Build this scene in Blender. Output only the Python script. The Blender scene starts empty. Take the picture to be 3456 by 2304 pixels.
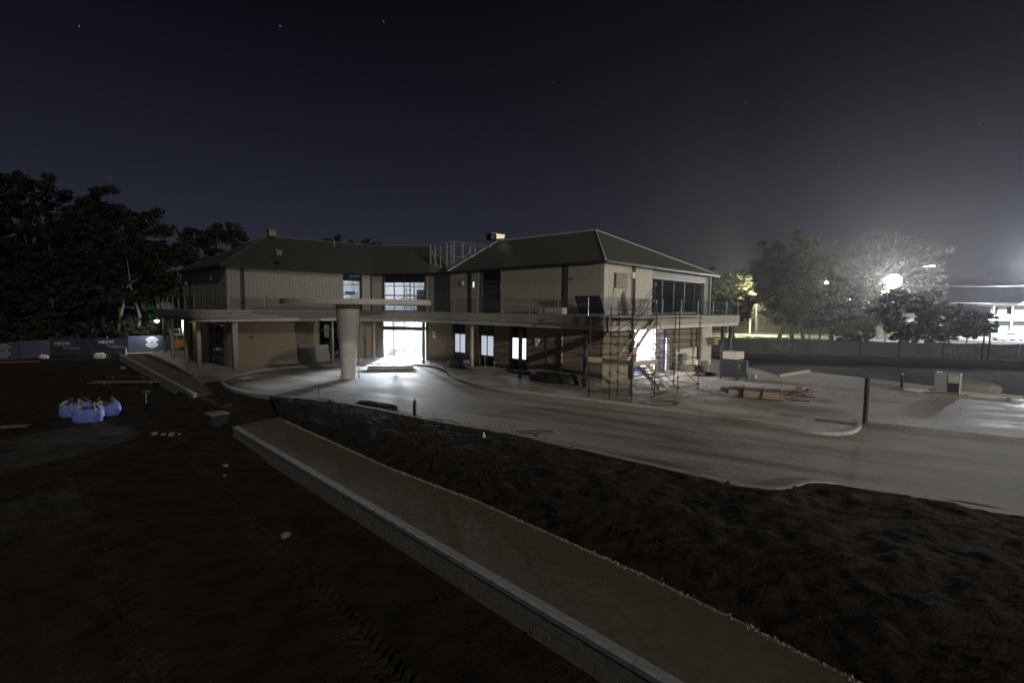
import bpy, bmesh, math, random
import numpy as np
from mathutils import Vector, Matrix
random.seed(7); rng = np.random.default_rng(7)
S = bpy.context.scene; C = bpy.context.collection
R = math.radians

# ------------------------------------------------------------ camera
cam = bpy.data.objects.new('camera', bpy.data.cameras.new('camera')); C.objects.link(cam); S.camera = cam
cam.data.sensor_width = 36; cam.data.lens = 36 * 1640 / 3456
cam.data.clip_start = 0.1; cam.data.clip_end = 3000
cam.matrix_world = Matrix.Translation((0, 0, 4.7)) @ Matrix.Rotation(R(90 - 3.89), 4, 'X') @ Matrix.Rotation(R(0.55), 4, 'Z')

# ------------------------------------------------------------ sky, moonlight, exposure
SUN_EL, SUN_AZ = R(32), math.atan2(0.55, -0.83)       # azimuth clockwise from +Y
SKY_STRENGTH = .0052 * .62
W = bpy.data.worlds.new('World'); S.world = W; W.use_nodes = True
n = W.node_tree.nodes; l = W.node_tree.links; n.clear()
sky = n.new('ShaderNodeTexSky'); sky.sky_type = 'NISHITA'; sky.sun_disc = False
sky.sun_elevation = SUN_EL; sky.sun_rotation = SUN_AZ; sky.air_density = 1.0; sky.dust_density = 0.3; sky.ozone_density = 2.0
hs = n.new('ShaderNodeHueSaturation'); hs.inputs['Saturation'].default_value = 0.42
tint = n.new('ShaderNodeMix'); tint.data_type = 'RGBA'; tint.blend_type = 'MULTIPLY'; tint.inputs[0].default_value = 1
tint.inputs[7].default_value = (1.0, 0.96, 1.42, 1)
bg = n.new('ShaderNodeBackground'); bg.inputs['Strength'].default_value = 0.0022
wo = n.new('ShaderNodeOutputWorld')
geo = n.new('ShaderNodeNewGeometry'); sep = n.new('ShaderNodeSeparateXYZ'); ramp = n.new('ShaderNodeMapRange'); ramp.interpolation_type = 'SMOOTHSTEP'
ramp.inputs[1].default_value = -.15; ramp.inputs[2].default_value = -.62; ramp.inputs[1].default_value = .0; ramp.inputs[2].default_value = .6; ramp.inputs[3].default_value = 1.0; ramp.inputs[4].default_value = .27
ab = n.new('ShaderNodeMath'); ab.operation = 'ABSOLUTE'; mu = n.new('ShaderNodeMath'); mu.operation = 'MULTIPLY'; mu.inputs[1].default_value = SKY_STRENGTH
l.new(geo.outputs['Incoming'], sep.inputs[0]); l.new(sep.outputs[2], ab.inputs[0]); l.new(ab.outputs[0], ramp.inputs[0]); l.new(ramp.outputs[0], mu.inputs[0]); l.new(mu.outputs[0], bg.inputs['Strength'])
l.new(sky.outputs[0], hs.inputs['Color']); l.new(hs.outputs[0], tint.inputs[6]); l.new(tint.outputs[2], bg.inputs[0]); l.new(bg.outputs[0], wo.inputs[0])
sl = bpy.data.lights.new('sun', 'SUN'); sl.energy = 0.55; sl.angle = R(3); sl.color = (1.0, 0.93, 0.85)
so = bpy.data.objects.new('sun', sl); C.objects.link(so)
sd = Vector((0.55 * math.cos(SUN_EL), -0.83 * math.cos(SUN_EL), math.sin(SUN_EL)))
so.rotation_euler = sd.to_track_quat('Z', 'Y').to_euler()
S.view_settings.view_transform = 'Standard'; S.view_settings.look = 'None'
S.view_settings.exposure = 0; S.view_settings.gamma = 1; S.view_settings.use_curve_mapping = False
S.render.engine = 'CYCLES'
S.cycles.max_bounces = 6; S.cycles.diffuse_bounces = 3; S.cycles.glossy_bounces = 3; S.cycles.volume_bounces = 0
S.cycles.transparent_max_bounces = 12; S.cycles.transmission_bounces = 4
S.cycles.sample_clamp_indirect = 3; S.cycles.sample_clamp_direct = 0

# ------------------------------------------------------------ materials
def mat(name, col, rough=0.8, metal=0, var=0.0, scale=4, bump=0.0, bscale=30, emit=None, estr=0, alpha=1, tex=None):
    m = bpy.data.materials.new(name); m.use_nodes = True
    N = m.node_tree.nodes; L = m.node_tree.links; b = N['Principled BSDF']
    b.inputs['Roughness'].default_value = rough; b.inputs['Metallic'].default_value = metal
    b.inputs['Base Color'].default_value = (*col, 1); b.inputs['Alpha'].default_value = alpha
    if rough >= .95 or 'leaves' in name: b.inputs['Specular IOR Level'].default_value = .08
    if emit: b.inputs['Emission Color'].default_value = (*emit, 1); b.inputs['Emission Strength'].default_value = estr
    tc = N.new('ShaderNodeTexCoord')
    if var > 0:
        t = N.new('ShaderNodeTexNoise'); t.inputs['Scale'].default_value = scale; t.inputs['Detail'].default_value = 8; t.inputs['Roughness'].default_value = .65
        r = N.new('ShaderNodeValToRGB'); r.color_ramp.elements[0].position = .3; r.color_ramp.elements[1].position = .72
        r.color_ramp.elements[0].color = (*[c * (1 - var) for c in col], 1); r.color_ramp.elements[1].color = (*[min(1, c * (1 + var)) for c in col], 1)
        L.new(tc.outputs['Object'], t.inputs['Vector']); L.new(t.outputs['Fac'], r.inputs[0]); L.new(r.outputs[0], b.inputs['Base Color'])
    if bump > 0:
        t2 = N.new('ShaderNodeTexNoise'); t2.inputs['Scale'].default_value = bscale; t2.inputs['Detail'].default_value = 6
        bp = N.new('ShaderNodeBump'); bp.inputs['Strength'].default_value = bump; bp.inputs['Distance'].default_value = .03
        L.new(tc.outputs['Object'], t2.inputs['Vector']); L.new(t2.outputs['Fac'], bp.inputs['Height']); L.new(bp.outputs[0], b.inputs['Normal'])
    return m
def emis(name, col, s):
    m = bpy.data.materials.new(name); m.use_nodes = True; N = m.node_tree.nodes; N.clear()
    e = N.new('ShaderNodeEmission'); e.inputs[0].default_value = (*col, 1); e.inputs[1].default_value = s
    o = N.new('ShaderNodeOutputMaterial'); m.node_tree.links.new(e.outputs[0], o.inputs[0]); return m
def glassmat(name, tintc, gloss=.12, rough=.02):
    m = bpy.data.materials.new(name); m.use_nodes = True; N = m.node_tree.nodes; L = m.node_tree.links; N.clear()
    t = N.new('ShaderNodeBsdfTransparent'); t.inputs[0].default_value = (*tintc, 1)
    g = N.new('ShaderNodeBsdfGlossy'); g.inputs['Roughness'].default_value = rough; g.inputs[0].default_value = (1, 1, 1, 1)
    lw = N.new('ShaderNodeLayerWeight'); lw.inputs[0].default_value = .5; pw = N.new('ShaderNodeMath'); pw.operation = 'POWER'; pw.inputs[1].default_value = 5
    f = N.new('ShaderNodeMath'); f.operation = 'MULTIPLY_ADD'; f.inputs[1].default_value = .85; f.inputs[2].default_value = .035
    L.new(lw.outputs['Facing'], pw.inputs[0]); L.new(pw.outputs[0], f.inputs[0])
    x = N.new('ShaderNodeMixShader'); o = N.new('ShaderNodeOutputMaterial')
    L.new(f.outputs[0], x.inputs[0]); L.new(t.outputs[0], x.inputs[1]); L.new(g.outputs[0], x.inputs[2]); L.new(x.outputs[0], o.inputs[0]); return m

def concrete_mat(name, lo, hi, streak=(1, 1, 1), rough=(.45, .85), scale=.35):
    """poured concrete: broad damp/dusty stains, streaked to paint in cast light and shadow bands, fine grain, varying gloss"""
    m = bpy.data.materials.new(name); m.use_nodes = True; N = m.node_tree.nodes; L = m.node_tree.links; b = N['Principled BSDF']
    tc = N.new('ShaderNodeTexCoord'); mp = N.new('ShaderNodeMapping'); mp.inputs['Scale'].default_value = streak; mp0 = N.new('ShaderNodeMapping'); mp0.inputs['Rotation'].default_value = (0, 0, R(32))  # rotated stretch paints light and shadow bands across the concrete
    t = N.new('ShaderNodeTexNoise'); t.inputs['Scale'].default_value = scale; t.inputs['Detail'].default_value = 9; t.inputs['Roughness'].default_value = .62; t.inputs['Distortion'].default_value = .6
    t2 = N.new('ShaderNodeTexNoise'); t2.inputs['Scale'].default_value = 9; t2.inputs['Detail'].default_value = 8
    mx = N.new('ShaderNodeMath'); mx.operation = 'MULTIPLY_ADD'; mx.inputs[1].default_value = .22
    r = N.new('ShaderNodeValToRGB'); r.color_ramp.elements[0].position = .47; r.color_ramp.elements[1].position = .70
    r.color_ramp.elements[0].color = (*lo, 1); r.color_ramp.elements[1].color = (*hi, 1)
    rr = N.new('ShaderNodeMapRange'); rr.inputs[1].default_value = .4; rr.inputs[2].default_value = .7; rr.inputs[3].default_value = rough[0]; rr.inputs[4].default_value = rough[1]
    bp = N.new('ShaderNodeBump'); bp.inputs['Strength'].default_value = .35; bp.inputs['Distance'].default_value = .02
    L.new(tc.outputs['Object'], mp0.inputs[0]); L.new(mp0.outputs[0], mp.inputs[0]); L.new(mp.outputs[0], t.inputs[0]); L.new(tc.outputs['Object'], t2.inputs[0])
    L.new(t2.outputs['Fac'], mx.inputs[0]); L.new(t.outputs['Fac'], mx.inputs[2]); L.new(mx.outputs[0], r.inputs[0]); L.new(r.outputs[0], b.inputs['Base Color'])
    L.new(t.outputs['Fac'], rr.inputs[0]); L.new(rr.outputs[0], b.inputs['Roughness'])
    L.new(t2.outputs['Fac'], bp.inputs['Height']); L.new(bp.outputs[0], b.inputs['Normal'])
    return m
def roof_mat(name):
    m = mat(name, (.082, .08, .07), .5, .3, var=.15, scale=1.5); N = m.node_tree.nodes; L = m.node_tree.links
    w = N.new('ShaderNodeTexWave'); w.wave_type = 'BANDS'; w.bands_direction = 'X'; w.inputs['Scale'].default_value = 1.6
    tc = [x for x in N if x.type == 'TEX_COORD'][0]
    bp = N.new('ShaderNodeBump'); bp.inputs['Strength'].default_value = .8; bp.inputs['Distance'].default_value = .03
    L.new(tc.outputs['UV'], w.inputs['Vector']); L.new(w.outputs['Fac'], bp.inputs['Height']); L.new(bp.outputs[0], N['Principled BSDF'].inputs['Normal'])
    return m

M = dict(
 road=concrete_mat('apron_concrete', (.07, .062, .052), (.29, .26, .228), (.32, 1.7, 1), (.68, .92)),
 path=concrete_mat('footpath_concrete', (.15, .138, .12), (.34, .315, .28), (.6, 1.1, 1), (.5, .9), .5),
 kerb=mat('kerb_concrete', (.30, .28, .25), .85, var=.18, scale=3, bump=.2),
 slabc=mat('slab_concrete', (.26, .24, .215), .85, var=.14, scale=1.2, bump=.15),
 band=mat('drip_band_concrete', (.46, .42, .37), .8, var=.1, scale=2),
 column=mat('column_concrete', (.34, .32, .29), .8, var=.1, scale=2, bump=.2),
 cone=mat('cone_column_concrete', (.50, .475, .44), .75, var=.1, scale=1.3, bump=.2, bscale=14),
 brick=mat('tan_brick', (.235, .19, .13), .9, var=.16, scale=14, bump=.4),
 mortar=mat('mortar', (.06, .055, .045), .95, var=.15, scale=3),
 clad=mat('pale_cladding', (.27, .25, .21), .7, var=.08, scale=2),
 cladw=mat('light_cladding', (.36, .335, .27), .7, var=.07, scale=2),
 core=mat('wall_lining', (.045, .043, .04), .9),
 dark=mat('charcoal_metal', (.018, .02, .024), .5, .3),
 darkw=mat('dark_frame', (.022, .024, .03), .55),
 galv=mat('galvanised_steel', (.30, .31, .31), .45, .7, var=.12, scale=6),
 galvd=mat('weathered_scaffold_steel', (.06, .062, .052), .6, .6, var=.3, scale=7),
 steel=mat('grey_steel_frame', (.16, .155, .14), .6, .4, var=.2, scale=3),
 white=mat('white_paint', (.78, .78, .76), .6),
 wallin=mat('plasterboard', (.74, .75, .76), .8, var=.04, scale=2),
 cream=mat('cream_board', (.55, .50, .40), .8, var=.1, scale=3),
 ply=mat('plywood', (.33, .29, .215), .8, var=.2, scale=5),
 timber=mat('old_timber', (.20, .16, .115), .85, var=.3, scale=6, bump=.4),
 soil=mat('dark_soil', (.030, .023, .016), .95, var=.6, scale=2.2, bump=1.0, bscale=16),
 soil2=mat('brown_soil', (.040, .031, .022), .95, var=.45, scale=1.6, bump=1.0, bscale=22),
 fill=mat('compacted_fill', (.15, .125, .09), .95, var=.2, scale=5, bump=.8, bscale=60),
 pebble=mat('pale_gravel', (.34, .30, .23), .9, var=.5, scale=20),
 block=mat('concrete_block', (.30, .275, .235), .9, var=.18, scale=5, bump=.5, bscale=70),
 cap=mat('cap_block', (.36, .35, .34), .9, var=.35, scale=3, bump=.4, bscale=70),
 mortarw=mat('light_mortar', (.50, .47, .40), .95),
 roof=roof_mat('ribbed_roof_sheet'),
 glass=glassmat('clear_glass', (.86, .88, .90)), glassd=glassmat('smoked_glass', (.45, .5, .55)),
 frost=emis('frosted_pane_lit', (.82, .88, 1.0), .62), frostb=emis('frosted_pane_bright', (.95, .97, 1.0), 1.5),
 lamp=emis('lamp_white', (1, .97, .95), 30), lampw=emis('lamp_warm', (1, .78, .55), 9), lampc=emis('lamp_cool', (.9, .95, 1), 60),
 panel=emis('ceiling_light_panel', (.93, .96, 1), 90),
 panel2=emis('ceiling_light_panel_dim', (.93, .96, 1), 9),
 tarp=mat('black_plastic', (.02, .021, .024), .32, bump=.9, bscale=5),
 bag=mat('blue_woven_bag', (.20, .28, .75), .6, var=.3, scale=5, bump=.7, bscale=7), strap=mat('cream_webbing', (.48, .44, .36), .8),
 navy=mat('navy_banner', (.030, .038, .060), .7, var=.25, scale=.8, bump=.4, bscale=2), print_=mat('banner_print', (.75, .78, .82), .8, var=.15, scale=3), printd=mat('banner_print_dim', (.38, .40, .44), .8),
 mesh=mat('grey_shade_cloth', (.036, .038, .038), .9, var=.25, scale=.6, bump=.4, bscale=2), meshp=mat('shade_cloth_print', (.066, .07, .066), .9),
 yellow=mat('machine_yellow', (.62, .30, .03), .5, var=.1), cream2=mat('machine_rail', (.6, .5, .32), .6),
 bark=mat('tree_bark', (.13, .115, .095), .95, var=.3, scale=4, bump=.8, bscale=8), barkp=mat('pale_gum_bark', (.26, .24, .21), .9, var=.25, scale=2),
 leafd=mat('dark_leaves', (.024, .03, .016), .8, var=.5, scale=.9), leafg=mat('green_leaves', (.05, .09, .028), .75, var=.5, scale=.9),
 leafo=mat('olive_leaves', (.062, .072, .022), .8, var=.45, scale=.7), leafy=mat('fine_olive_leaves', (.05, .044, .024), .8, var=.4, scale=.7),
 grass=mat('grass', (.06, .11, .025), .9, var=.5, scale=.5, bump=.9, bscale=6), ground=mat('dark_ground', (.026, .024, .023), .95, var=.4, scale=.5, bump=.8, bscale=5),
 asphalt=mat('asphalt', (.07, .07, .072), .85, var=.15, scale=1, bump=.3),
 render=mat('white_render', (.75, .75, .74), .8), tile=mat('roof_tiles', (.12, .10, .09), .8, var=.2, scale=3),
 carw=mat('white_car_paint', (.78, .78, .78), .25), rubber=mat('rubber', (.02, .02, .02), .8), red=mat('red_plastic', (.55, .02, .03), .5),
 blue=mat('blue_plastic', (.03, .12, .6), .5), greenp=mat('pale_green_steel', (.38, .5, .46), .6), hose=mat('black_hose', (.03, .03, .03), .5),
 rust=mat('rusty_steel', (.10, .065, .05), .8, .2, var=.4, scale=9), orange=mat('orange_tape', (.6, .14, .03), .6), wire=mat('aluminium_cable', (.4, .4, .38), .5, .5),
 film=mat('stretch_film', (.19, .195, .18), .22, bump=.8, bscale=9), sand=mat('pale_geofabric', (.12, .12, .10), .8, var=.2, scale=2, bump=.6, bscale=4),
)

# ------------------------------------------------------------ mesh helpers
class MB:
    def __init__(s): s.v = []; s.f = []
    def add(s, vs, fs):
        o = len(s.v); s.v += [tuple(x) for x in vs]; s.f += [tuple(i + o for i in f) for f in fs]; return s
    def box(s, c, d, rz=0, tilt=None):
        hx, hy, hz = d[0] / 2, d[1] / 2, d[2] / 2; ca, sa = math.cos(rz), math.sin(rz); vs = []
        for z in (-hz, hz):
            for x, y in ((-hx, -hy), (hx, -hy), (hx, hy), (-hx, hy)):
                p = Vector((x, y, z))
                if tilt is not None: p = tilt @ p
                vs.append((c[0] + p.x * ca - p.y * sa, c[1] + p.x * sa + p.y * ca, c[2] + p.z))
        return s.add(vs, [(0, 3, 2, 1), (4, 5, 6, 7), (0, 1, 5, 4), (1, 2, 6, 5), (2, 3, 7, 6), (3, 0, 4, 7)])
    def wbox(s, P, d, a, b, z0, z1, n0, n1):
        """box along direction d from P, a..b along, n0..n1 along the left normal, z0..z1"""
        nx, ny = -d[1], d[0]; vs = []
        for z in (z0, z1):
            for k, m in ((a, n0), (b, n0), (b, n1), (a, n1)):
                vs.append((P[0] + d[0] * k + nx * m, P[1] + d[1] * k + ny * m, z))
        return s.add(vs, [(0, 3, 2, 1), (4, 5, 6, 7), (0, 1, 5, 4), (1, 2, 6, 5), (2, 3, 7, 6), (3, 0, 4, 7)])
    def tube(s, pts, r, k=8, cap=True):
        pts = [Vector(p) for p in pts]; rs = r if isinstance(r, (list, tuple)) else [r] * len(pts); vs = []
        for i, p in enumerate(pts):
            t = (pts[min(i + 1, len(pts) - 1)] - pts[max(i - 1, 0)]); t = t.normalized() if t.length > 1e-9 else Vector((0, 0, 1))
            a = t.orthogonal().normalized() if abs(t.z) > .9 else t.cross(Vector((0, 0, 1))).normalized(); b = t.cross(a)
            for j in range(k):
                th = 2 * math.pi * j / k; vs.append(p + (a * math.cos(th) + b * math.sin(th)) * rs[i])
        fs = [(i * k + j, i * k + (j + 1) % k, (i + 1) * k + (j + 1) % k, (i + 1) * k + j) for i in range(len(pts) - 1) for j in range(k)]
        if cap: fs += [tuple(range(k))[::-1], tuple((len(pts) - 1) * k + j for j in range(k))]
        return s.add(vs, fs)
    def cyl(s, c, r, z0, z1, k=16, r2=None): return s.tube([(c[0], c[1], z0), (c[0], c[1], z1)], [r, r2 if r2 is not None else r], k)
    def prism(s, poly, z0, z1):
        m = len(poly); a = sum(poly[i][0] * poly[(i + 1) % m][1] - poly[(i + 1) % m][0] * poly[i][1] for i in range(m))
        if a < 0: poly = poly[::-1]
        vs = [(x, y, z0) for x, y in poly] + [(x, y, z1) for x, y in poly]
        return s.add(vs, [tuple(range(m))[::-1], tuple(range(m, 2 * m))] + [(i, (i + 1) % m, m + (i + 1) % m, m + i) for i in range(m)])
    def strip(s, pts, n0, n1, z0, z1, closed=False):
        """kerb-like solid swept along a polyline, between offsets n0 and n1 of its left normal"""
        m = len(pts); vs = []
        for i in range(m):
            a = pts[(i - 1) % m] if closed or i else pts[0]; b = pts[(i + 1) % m] if closed or i < m - 1 else pts[-1]
            dx, dy = b[0] - a[0], b[1] - a[1]; L_ = math.hypot(dx, dy) or 1; nx, ny = -dy / L_, dx / L_
            x, y = pts[i][:2]
            for nn, zz in ((n0, z0), (n1, z0), (n1, z1), (n0, z1)): vs.append((x + nx * nn, y + ny * nn, zz))
        fs = []
        for i in range(m if closed else m - 1):
            j = (i + 1) % m
            for q in range(4): fs.append((i * 4 + q, i * 4 + (q + 1) % 4, j * 4 + (q + 1) % 4, j * 4 + q))
        if not closed: fs += [(3, 2, 1, 0), tuple((m - 1) * 4 + q for q in range(4))]
        return s.add(vs, fs)
    def mesh(s, name, m=None, smooth=False):
        me = bpy.data.meshes.new(name); me.from_pydata(s.v, [], s.f)
        if m: me.materials.append(m)
        bm = bmesh.new(); bm.from_mesh(me); bmesh.ops.recalc_face_normals(bm, faces=bm.faces); bm.to_mesh(me); bm.free()
        if smooth: me.polygons.foreach_set('use_smooth', [True] * len(me.polygons))
        return me
    def obj(s, name, m, parent=None, smooth=False, **kw): return link(name, s.mesh(name, m, smooth), parent, **kw)
def link(name, me, parent=None, loc=None, rz=None, bevel=0, **kw):
    o = bpy.data.objects.new(name, me); C.objects.link(o)
    if parent: o.parent = parent
    if parent and parent.get('at'): o.matrix_parent_inverse = Matrix.Translation(-Vector(parent.location))   # parts given in world coordinates
    if loc is not None: o.location = loc
    if rz is not None: o.rotation_euler.z = rz
    if bevel:
        b = o.modifiers.new('bevel', 'BEVEL'); b.width = bevel; b.segments = 2; b.limit_method = 'ANGLE'
    for k, v in kw.items(): o[k] = v
    return o
def thing(name, label, cat, loc=(0, 0, 0), rz=0, group=None, world=False):
    o = bpy.data.objects.new(name, None); C.objects.link(o); o.location = loc; o.rotation_euler.z = rz; o.empty_display_size = .2
    o['label'] = label; o['category'] = cat
    if group: o['group'] = group
    if world: o['at'] = 1
    return o
def tag(o, label, cat, group=None):
    o['label'] = label; o['category'] = cat
    if group: o['group'] = group
    return o
def copy_tree(src, loc, rz, label=None):
    c = src.copy(); C.objects.link(c); c.location = loc; c.rotation_euler.z = rz
    if label: c['label'] = label
    for ch in list(src.children):
        d = ch.copy(); C.objects.link(d); d.parent = c
        for g in list(ch.children):
            e = g.copy(); C.objects.link(e); e.parent = d
    return c
def smooth_poly(pts, n_=6, closed=False):
    out = []; m = len(pts); rngi = range(m if closed else m - 1)
    for i in rngi:
        p0 = pts[(i - 1) % m] if closed or i else pts[0]; p1 = pts[i]; p2 = pts[(i + 1) % m]; p3 = pts[(i + 2) % m] if closed or i + 2 < m else pts[-1]
        for k in range(n_):
            t = k / n_
            out.append(tuple(.5 * ((2 * p1[j]) + (-p0[j] + p2[j]) * t + (2 * p0[j] - 5 * p1[j] + 4 * p2[j] - p3[j]) * t * t + (-p0[j] + 3 * p1[j] - 3 * p2[j] + p3[j]) * t ** 3) for j in (0, 1)))
    if not closed: out.append(tuple(pts[-1][:2]))
    return out
def vnoise(x, y, seed=0):
    xi = np.floor(x).astype(int); yi = np.floor(y).astype(int); fx = x - xi; fy = y - yi; fx = fx * fx * (3 - 2 * fx); fy = fy * fy * (3 - 2 * fy)
    def h(a, b):
        q = np.sin(a * 127.1 + b * 311.7 + seed * 74.7) * 43758.5453; return q - np.floor(q)
    return (h(xi, yi) * (1 - fx) + h(xi + 1, yi) * fx) * (1 - fy) + (h(xi, yi + 1) * (1 - fx) + h(xi + 1, yi + 1) * fx) * fy
def fbm(x, y, oct=5, seed=0):
    s = 0; a = .5
    for i in range(oct): s = s + a * (vnoise(x, y, seed + i) - .5); x = x * 2.03 + 7.1; y = y * 2.03 + 3.7; a *= .5
    return s
def grid_obj(name, X, Y, Z, m, smooth=True, **kw):
    h, w = X.shape; me = bpy.data.meshes.new(name); me.vertices.add(h * w)
    me.vertices.foreach_set('co', np.stack([X, Y, Z], -1).astype(np.float32).ravel())
    i = np.arange(h * w).reshape(h, w); q = np.stack([i[:-1, :-1], i[:-1, 1:], i[1:, 1:], i[1:, :-1]], -1).reshape(-1, 4)
    me.loops.add(q.size); me.loops.foreach_set('vertex_index', q.ravel().astype(np.int32)); me.polygons.add(len(q))
    me.polygons.foreach_set('loop_start', np.arange(0, q.size, 4, dtype=np.int32)); me.polygons.foreach_set('loop_total', np.full(len(q), 4, dtype=np.int32))
    me.polygons.foreach_set('use_smooth', np.full(len(q), smooth)); me.update(); me.validate(); me.materials.append(m)
    return link(name, me, **kw)
def resample(pts, n_):
    p = np.array(pts, float); d = np.r_[0, np.cumsum(np.hypot(*np.diff(p, axis=0).T))]; t = np.linspace(0, d[-1], n_)
    return np.stack([np.interp(t, d, p[:, 0]), np.interp(t, d, p[:, 1])], -1)
def point_light(name, loc, e, col=(1, 1, 1), r=.15, parent=None, spot=None, aim=None):
    L_ = bpy.data.lights.new(name, 'SPOT' if spot else 'POINT'); L_.energy = e; L_.color = col; L_.shadow_soft_size = r
    o = bpy.data.objects.new(name, L_); C.objects.link(o); o.location = loc
    if spot: L_.spot_size = R(spot); L_.spot_blend = .95; o.rotation_euler = (Vector(loc) - Vector(aim)).to_track_quat('Z', 'Y').to_euler()
    if parent:
        bpy.context.view_layer.update(); w = o.matrix_basis.copy(); o.parent = parent; o.matrix_basis = parent.matrix_world.inverted() @ w
    return o

# ================================================================ GROUND AND PAVING
MB().add([(-380, -380, -.52), (380, -380, -.52), (380, 380, -.52), (-380, 380, -.52)], [(0, 1, 2, 3)]).obj('ground', M['ground'], kind='structure')

kerb_near = smooth_poly([(-18.1, 30.4), (-17.3, 29.0), (-16.0, 27.4), (-14.3, 25.9), (-11.9, 24.6), (-9.0, 23.6), (-6.5, 22.1), (-4.2, 20.4), (-1.6, 18.7), (.4, 17.4), (3.1, 15.2), (4.8, 13.8), (6.1, 12.7), (7.0, 12.4), (7.9, 12.9), (8.7, 12.95), (9.6, 12.4), (11.8, 10.9), (16, 8.3), (24, 3.5), (34, -2)])
turn = smooth_poly([(-18.1, 30.4), (-18.4, 32.2), (-18.0, 35.0), (-16.1, 37.3), (-14.3, 38.4), (-12, 39.0), (-9.5, 39.3), (-7.4, 38.9), (-5.6, 37.0), (-4.6, 34.6), (-3.8, 32.0), (-2.7, 29.8), (-1.2, 28.2), (1.2, 26.5), (3.9, 24.8), (8.4, 21.7), (10.3, 19.7), (11.7, 18.35), (12.8, 18.25), (14.0, 19.2), (14.8, 20.3)])
road_poly = [tuple(p) for p in kerb_near] + [(60, -2), (60, 12), (27, 12.5), (14.8, 20.3)] + [tuple(p) for p in turn[::-1]][1:-1]
MB().prism([p for p in road_poly], -.45, 0).obj('road', M['road'], kind='structure')
fc = [tuple(p) for p in turn] + [(26.2, 13.2), (60, 12.7), (60, 22), (28.4, 26.6), (26.6, 29.6), (22.7, 36.7), (18.8, 33.7), (19.3, 38), (19.3, 47), (4, 58), (-22, 58), (-36, 51), (-34.6, 46.0), (-30.5, 42.0), (-20.9, 31.7)]
MB().prism(fc, -.44, .10).obj('pavement', M['path'], kind='structure')
# shallow vehicle ramp where road meets forecourt
r_ = MB(); ed = [(14.8, 20.3), (26.2, 13.2), (60, 12.7)]; low = [(14.2, 19.4), (25.9, 12.2), (60, 11.6)]
for i in range(2):
    r_.add([(*low[i], .004), (*low[i + 1], .004), (*ed[i + 1], .101), (*ed[i], .101)], [(0, 1, 2, 3)])
r_.obj('ramp', M['road'], kind='structure')
# kerbs
MB().strip(resample(kerb_near, 110), -.02, -.17, -.3, .13).obj('kerb', M['kerb'], kind='structure')
MB().strip(resample(turn, 150), -.003, .15, -.3, .135).obj('kerb', M['kerb'], kind='structure')
MB().strip([(18.8, 33.7), (22.7, 36.7)], 0, .16, -.3, .28).obj('kerb', M['kerb'], kind='structure')
MB().strip([(22.7, 36.7), (26.6, 29.6), (28.4, 26.6), (60, 22)], 0, .12, -.3, .125).obj('kerb', M['kerb'], kind='structure')
MB().strip([(19.3, 38), (18.8, 33.8)], .0, .12, -.3, .13).obj('kerb', M['slabc'], kind='structure')
# saw-cut joints in the forecourt and the drainage grates
j = MB()
for a, b in [((13.0, 21.1), (6.2, 26.6)), ((5.0, 24.3), (7.8, 27.0)), ((20, 17.6), (27, 25))]:
    d = Vector(b) - Vector(a); L_ = d.length; d /= L_; j.wbox(a, d, 0, L_, .102, .1045, -.012, .012)
j.obj('joint_line', M['darkw'], kind='structure')
def grate(c, rz, lx, ly, label):
    t = thing('drain_grate', label, 'grate', (c[0], c[1], .1), rz)
    f = MB(); f.box((0, -ly / 2, .006), (lx, .04, .02)); f.box((0, ly / 2, .006), (lx, .04, .02)); f.box((-lx / 2, 0, .006), (.04, ly - .04, .02)); f.box((lx / 2, 0, .006), (.04, ly - .04, .02)); f.obj('frame', M['steel'], t)
    MB().box((0, 0, .003), (lx - .04, ly - .04, .004)).obj('pit', M['dark'], t)
    b = MB(); k = int(lx / .06)
    for i in range(k): b.box((-lx / 2 + .05 + i * (lx - .1) / k, 0, .012), (.018, ly - .05, .012))
    b.obj('grille', M['steel'], t)
grate((13.5, 20.0), R(-37), 1.35, .55, 'wide steel drain grate set in the paving beside the curved kerb end')
grate((12.35, 21.25), R(-37), .9, .14, 'narrow slot drain in the paving left of the wide grate')

# ---- left site ground (soft soil, tyre tracks) ----
def site_soil(x0, x1, y0, y1, st, z0, m, name, seed, amp=.10, track=False):
    X, Y = np.meshgrid(np.arange(x0, x1, st), np.arange(y0, y1, st))
    Z = z0 + amp * fbm(X * .35, Y * .35, 3, seed) + amp * .55 * fbm(X * 1.6, Y * 1.6, 4, seed + 9) + (.03 * fbm(X * 7, Y * 7, 3, seed + 20) if st < .1 else 0)
    if track:
        for (ax, ay), (bx, by), wd in [((-12.0, 17.3), (-.2, 5.0), .24), ((-14.2, 15.6), (-2.2, 3.6), .24)]:
            dx, dy = bx - ax, by - ay; L_ = math.hypot(dx, dy); dx /= L_; dy /= L_
            u = (X - ax) * dx + (Y - ay) * dy; v = -(X - ax) * dy + (Y - ay) * dx; v = v + .05 * np.sin(u * .8)
            mk = np.clip((wd - np.abs(v)) / .05, 0, 1) * (u > 0) * (u < L_)
            ch = ((u * 5.2 + np.abs(v) * 5) % 1 < .45) * 1.0
            Z = Z - mk * .07 + mk * ch * .085 * (.55 + .9 * vnoise(X * 1.1, Y * 1.1, 91))
    sx = np.minimum(X - x0, x1 - X); sy = np.minimum(Y - y0, y1 - Y); e = np.clip(np.minimum(sx, sy) / 1.2, 0, 1)
    return X, Y, Z * e + (-.6) * (1 - e)
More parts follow.
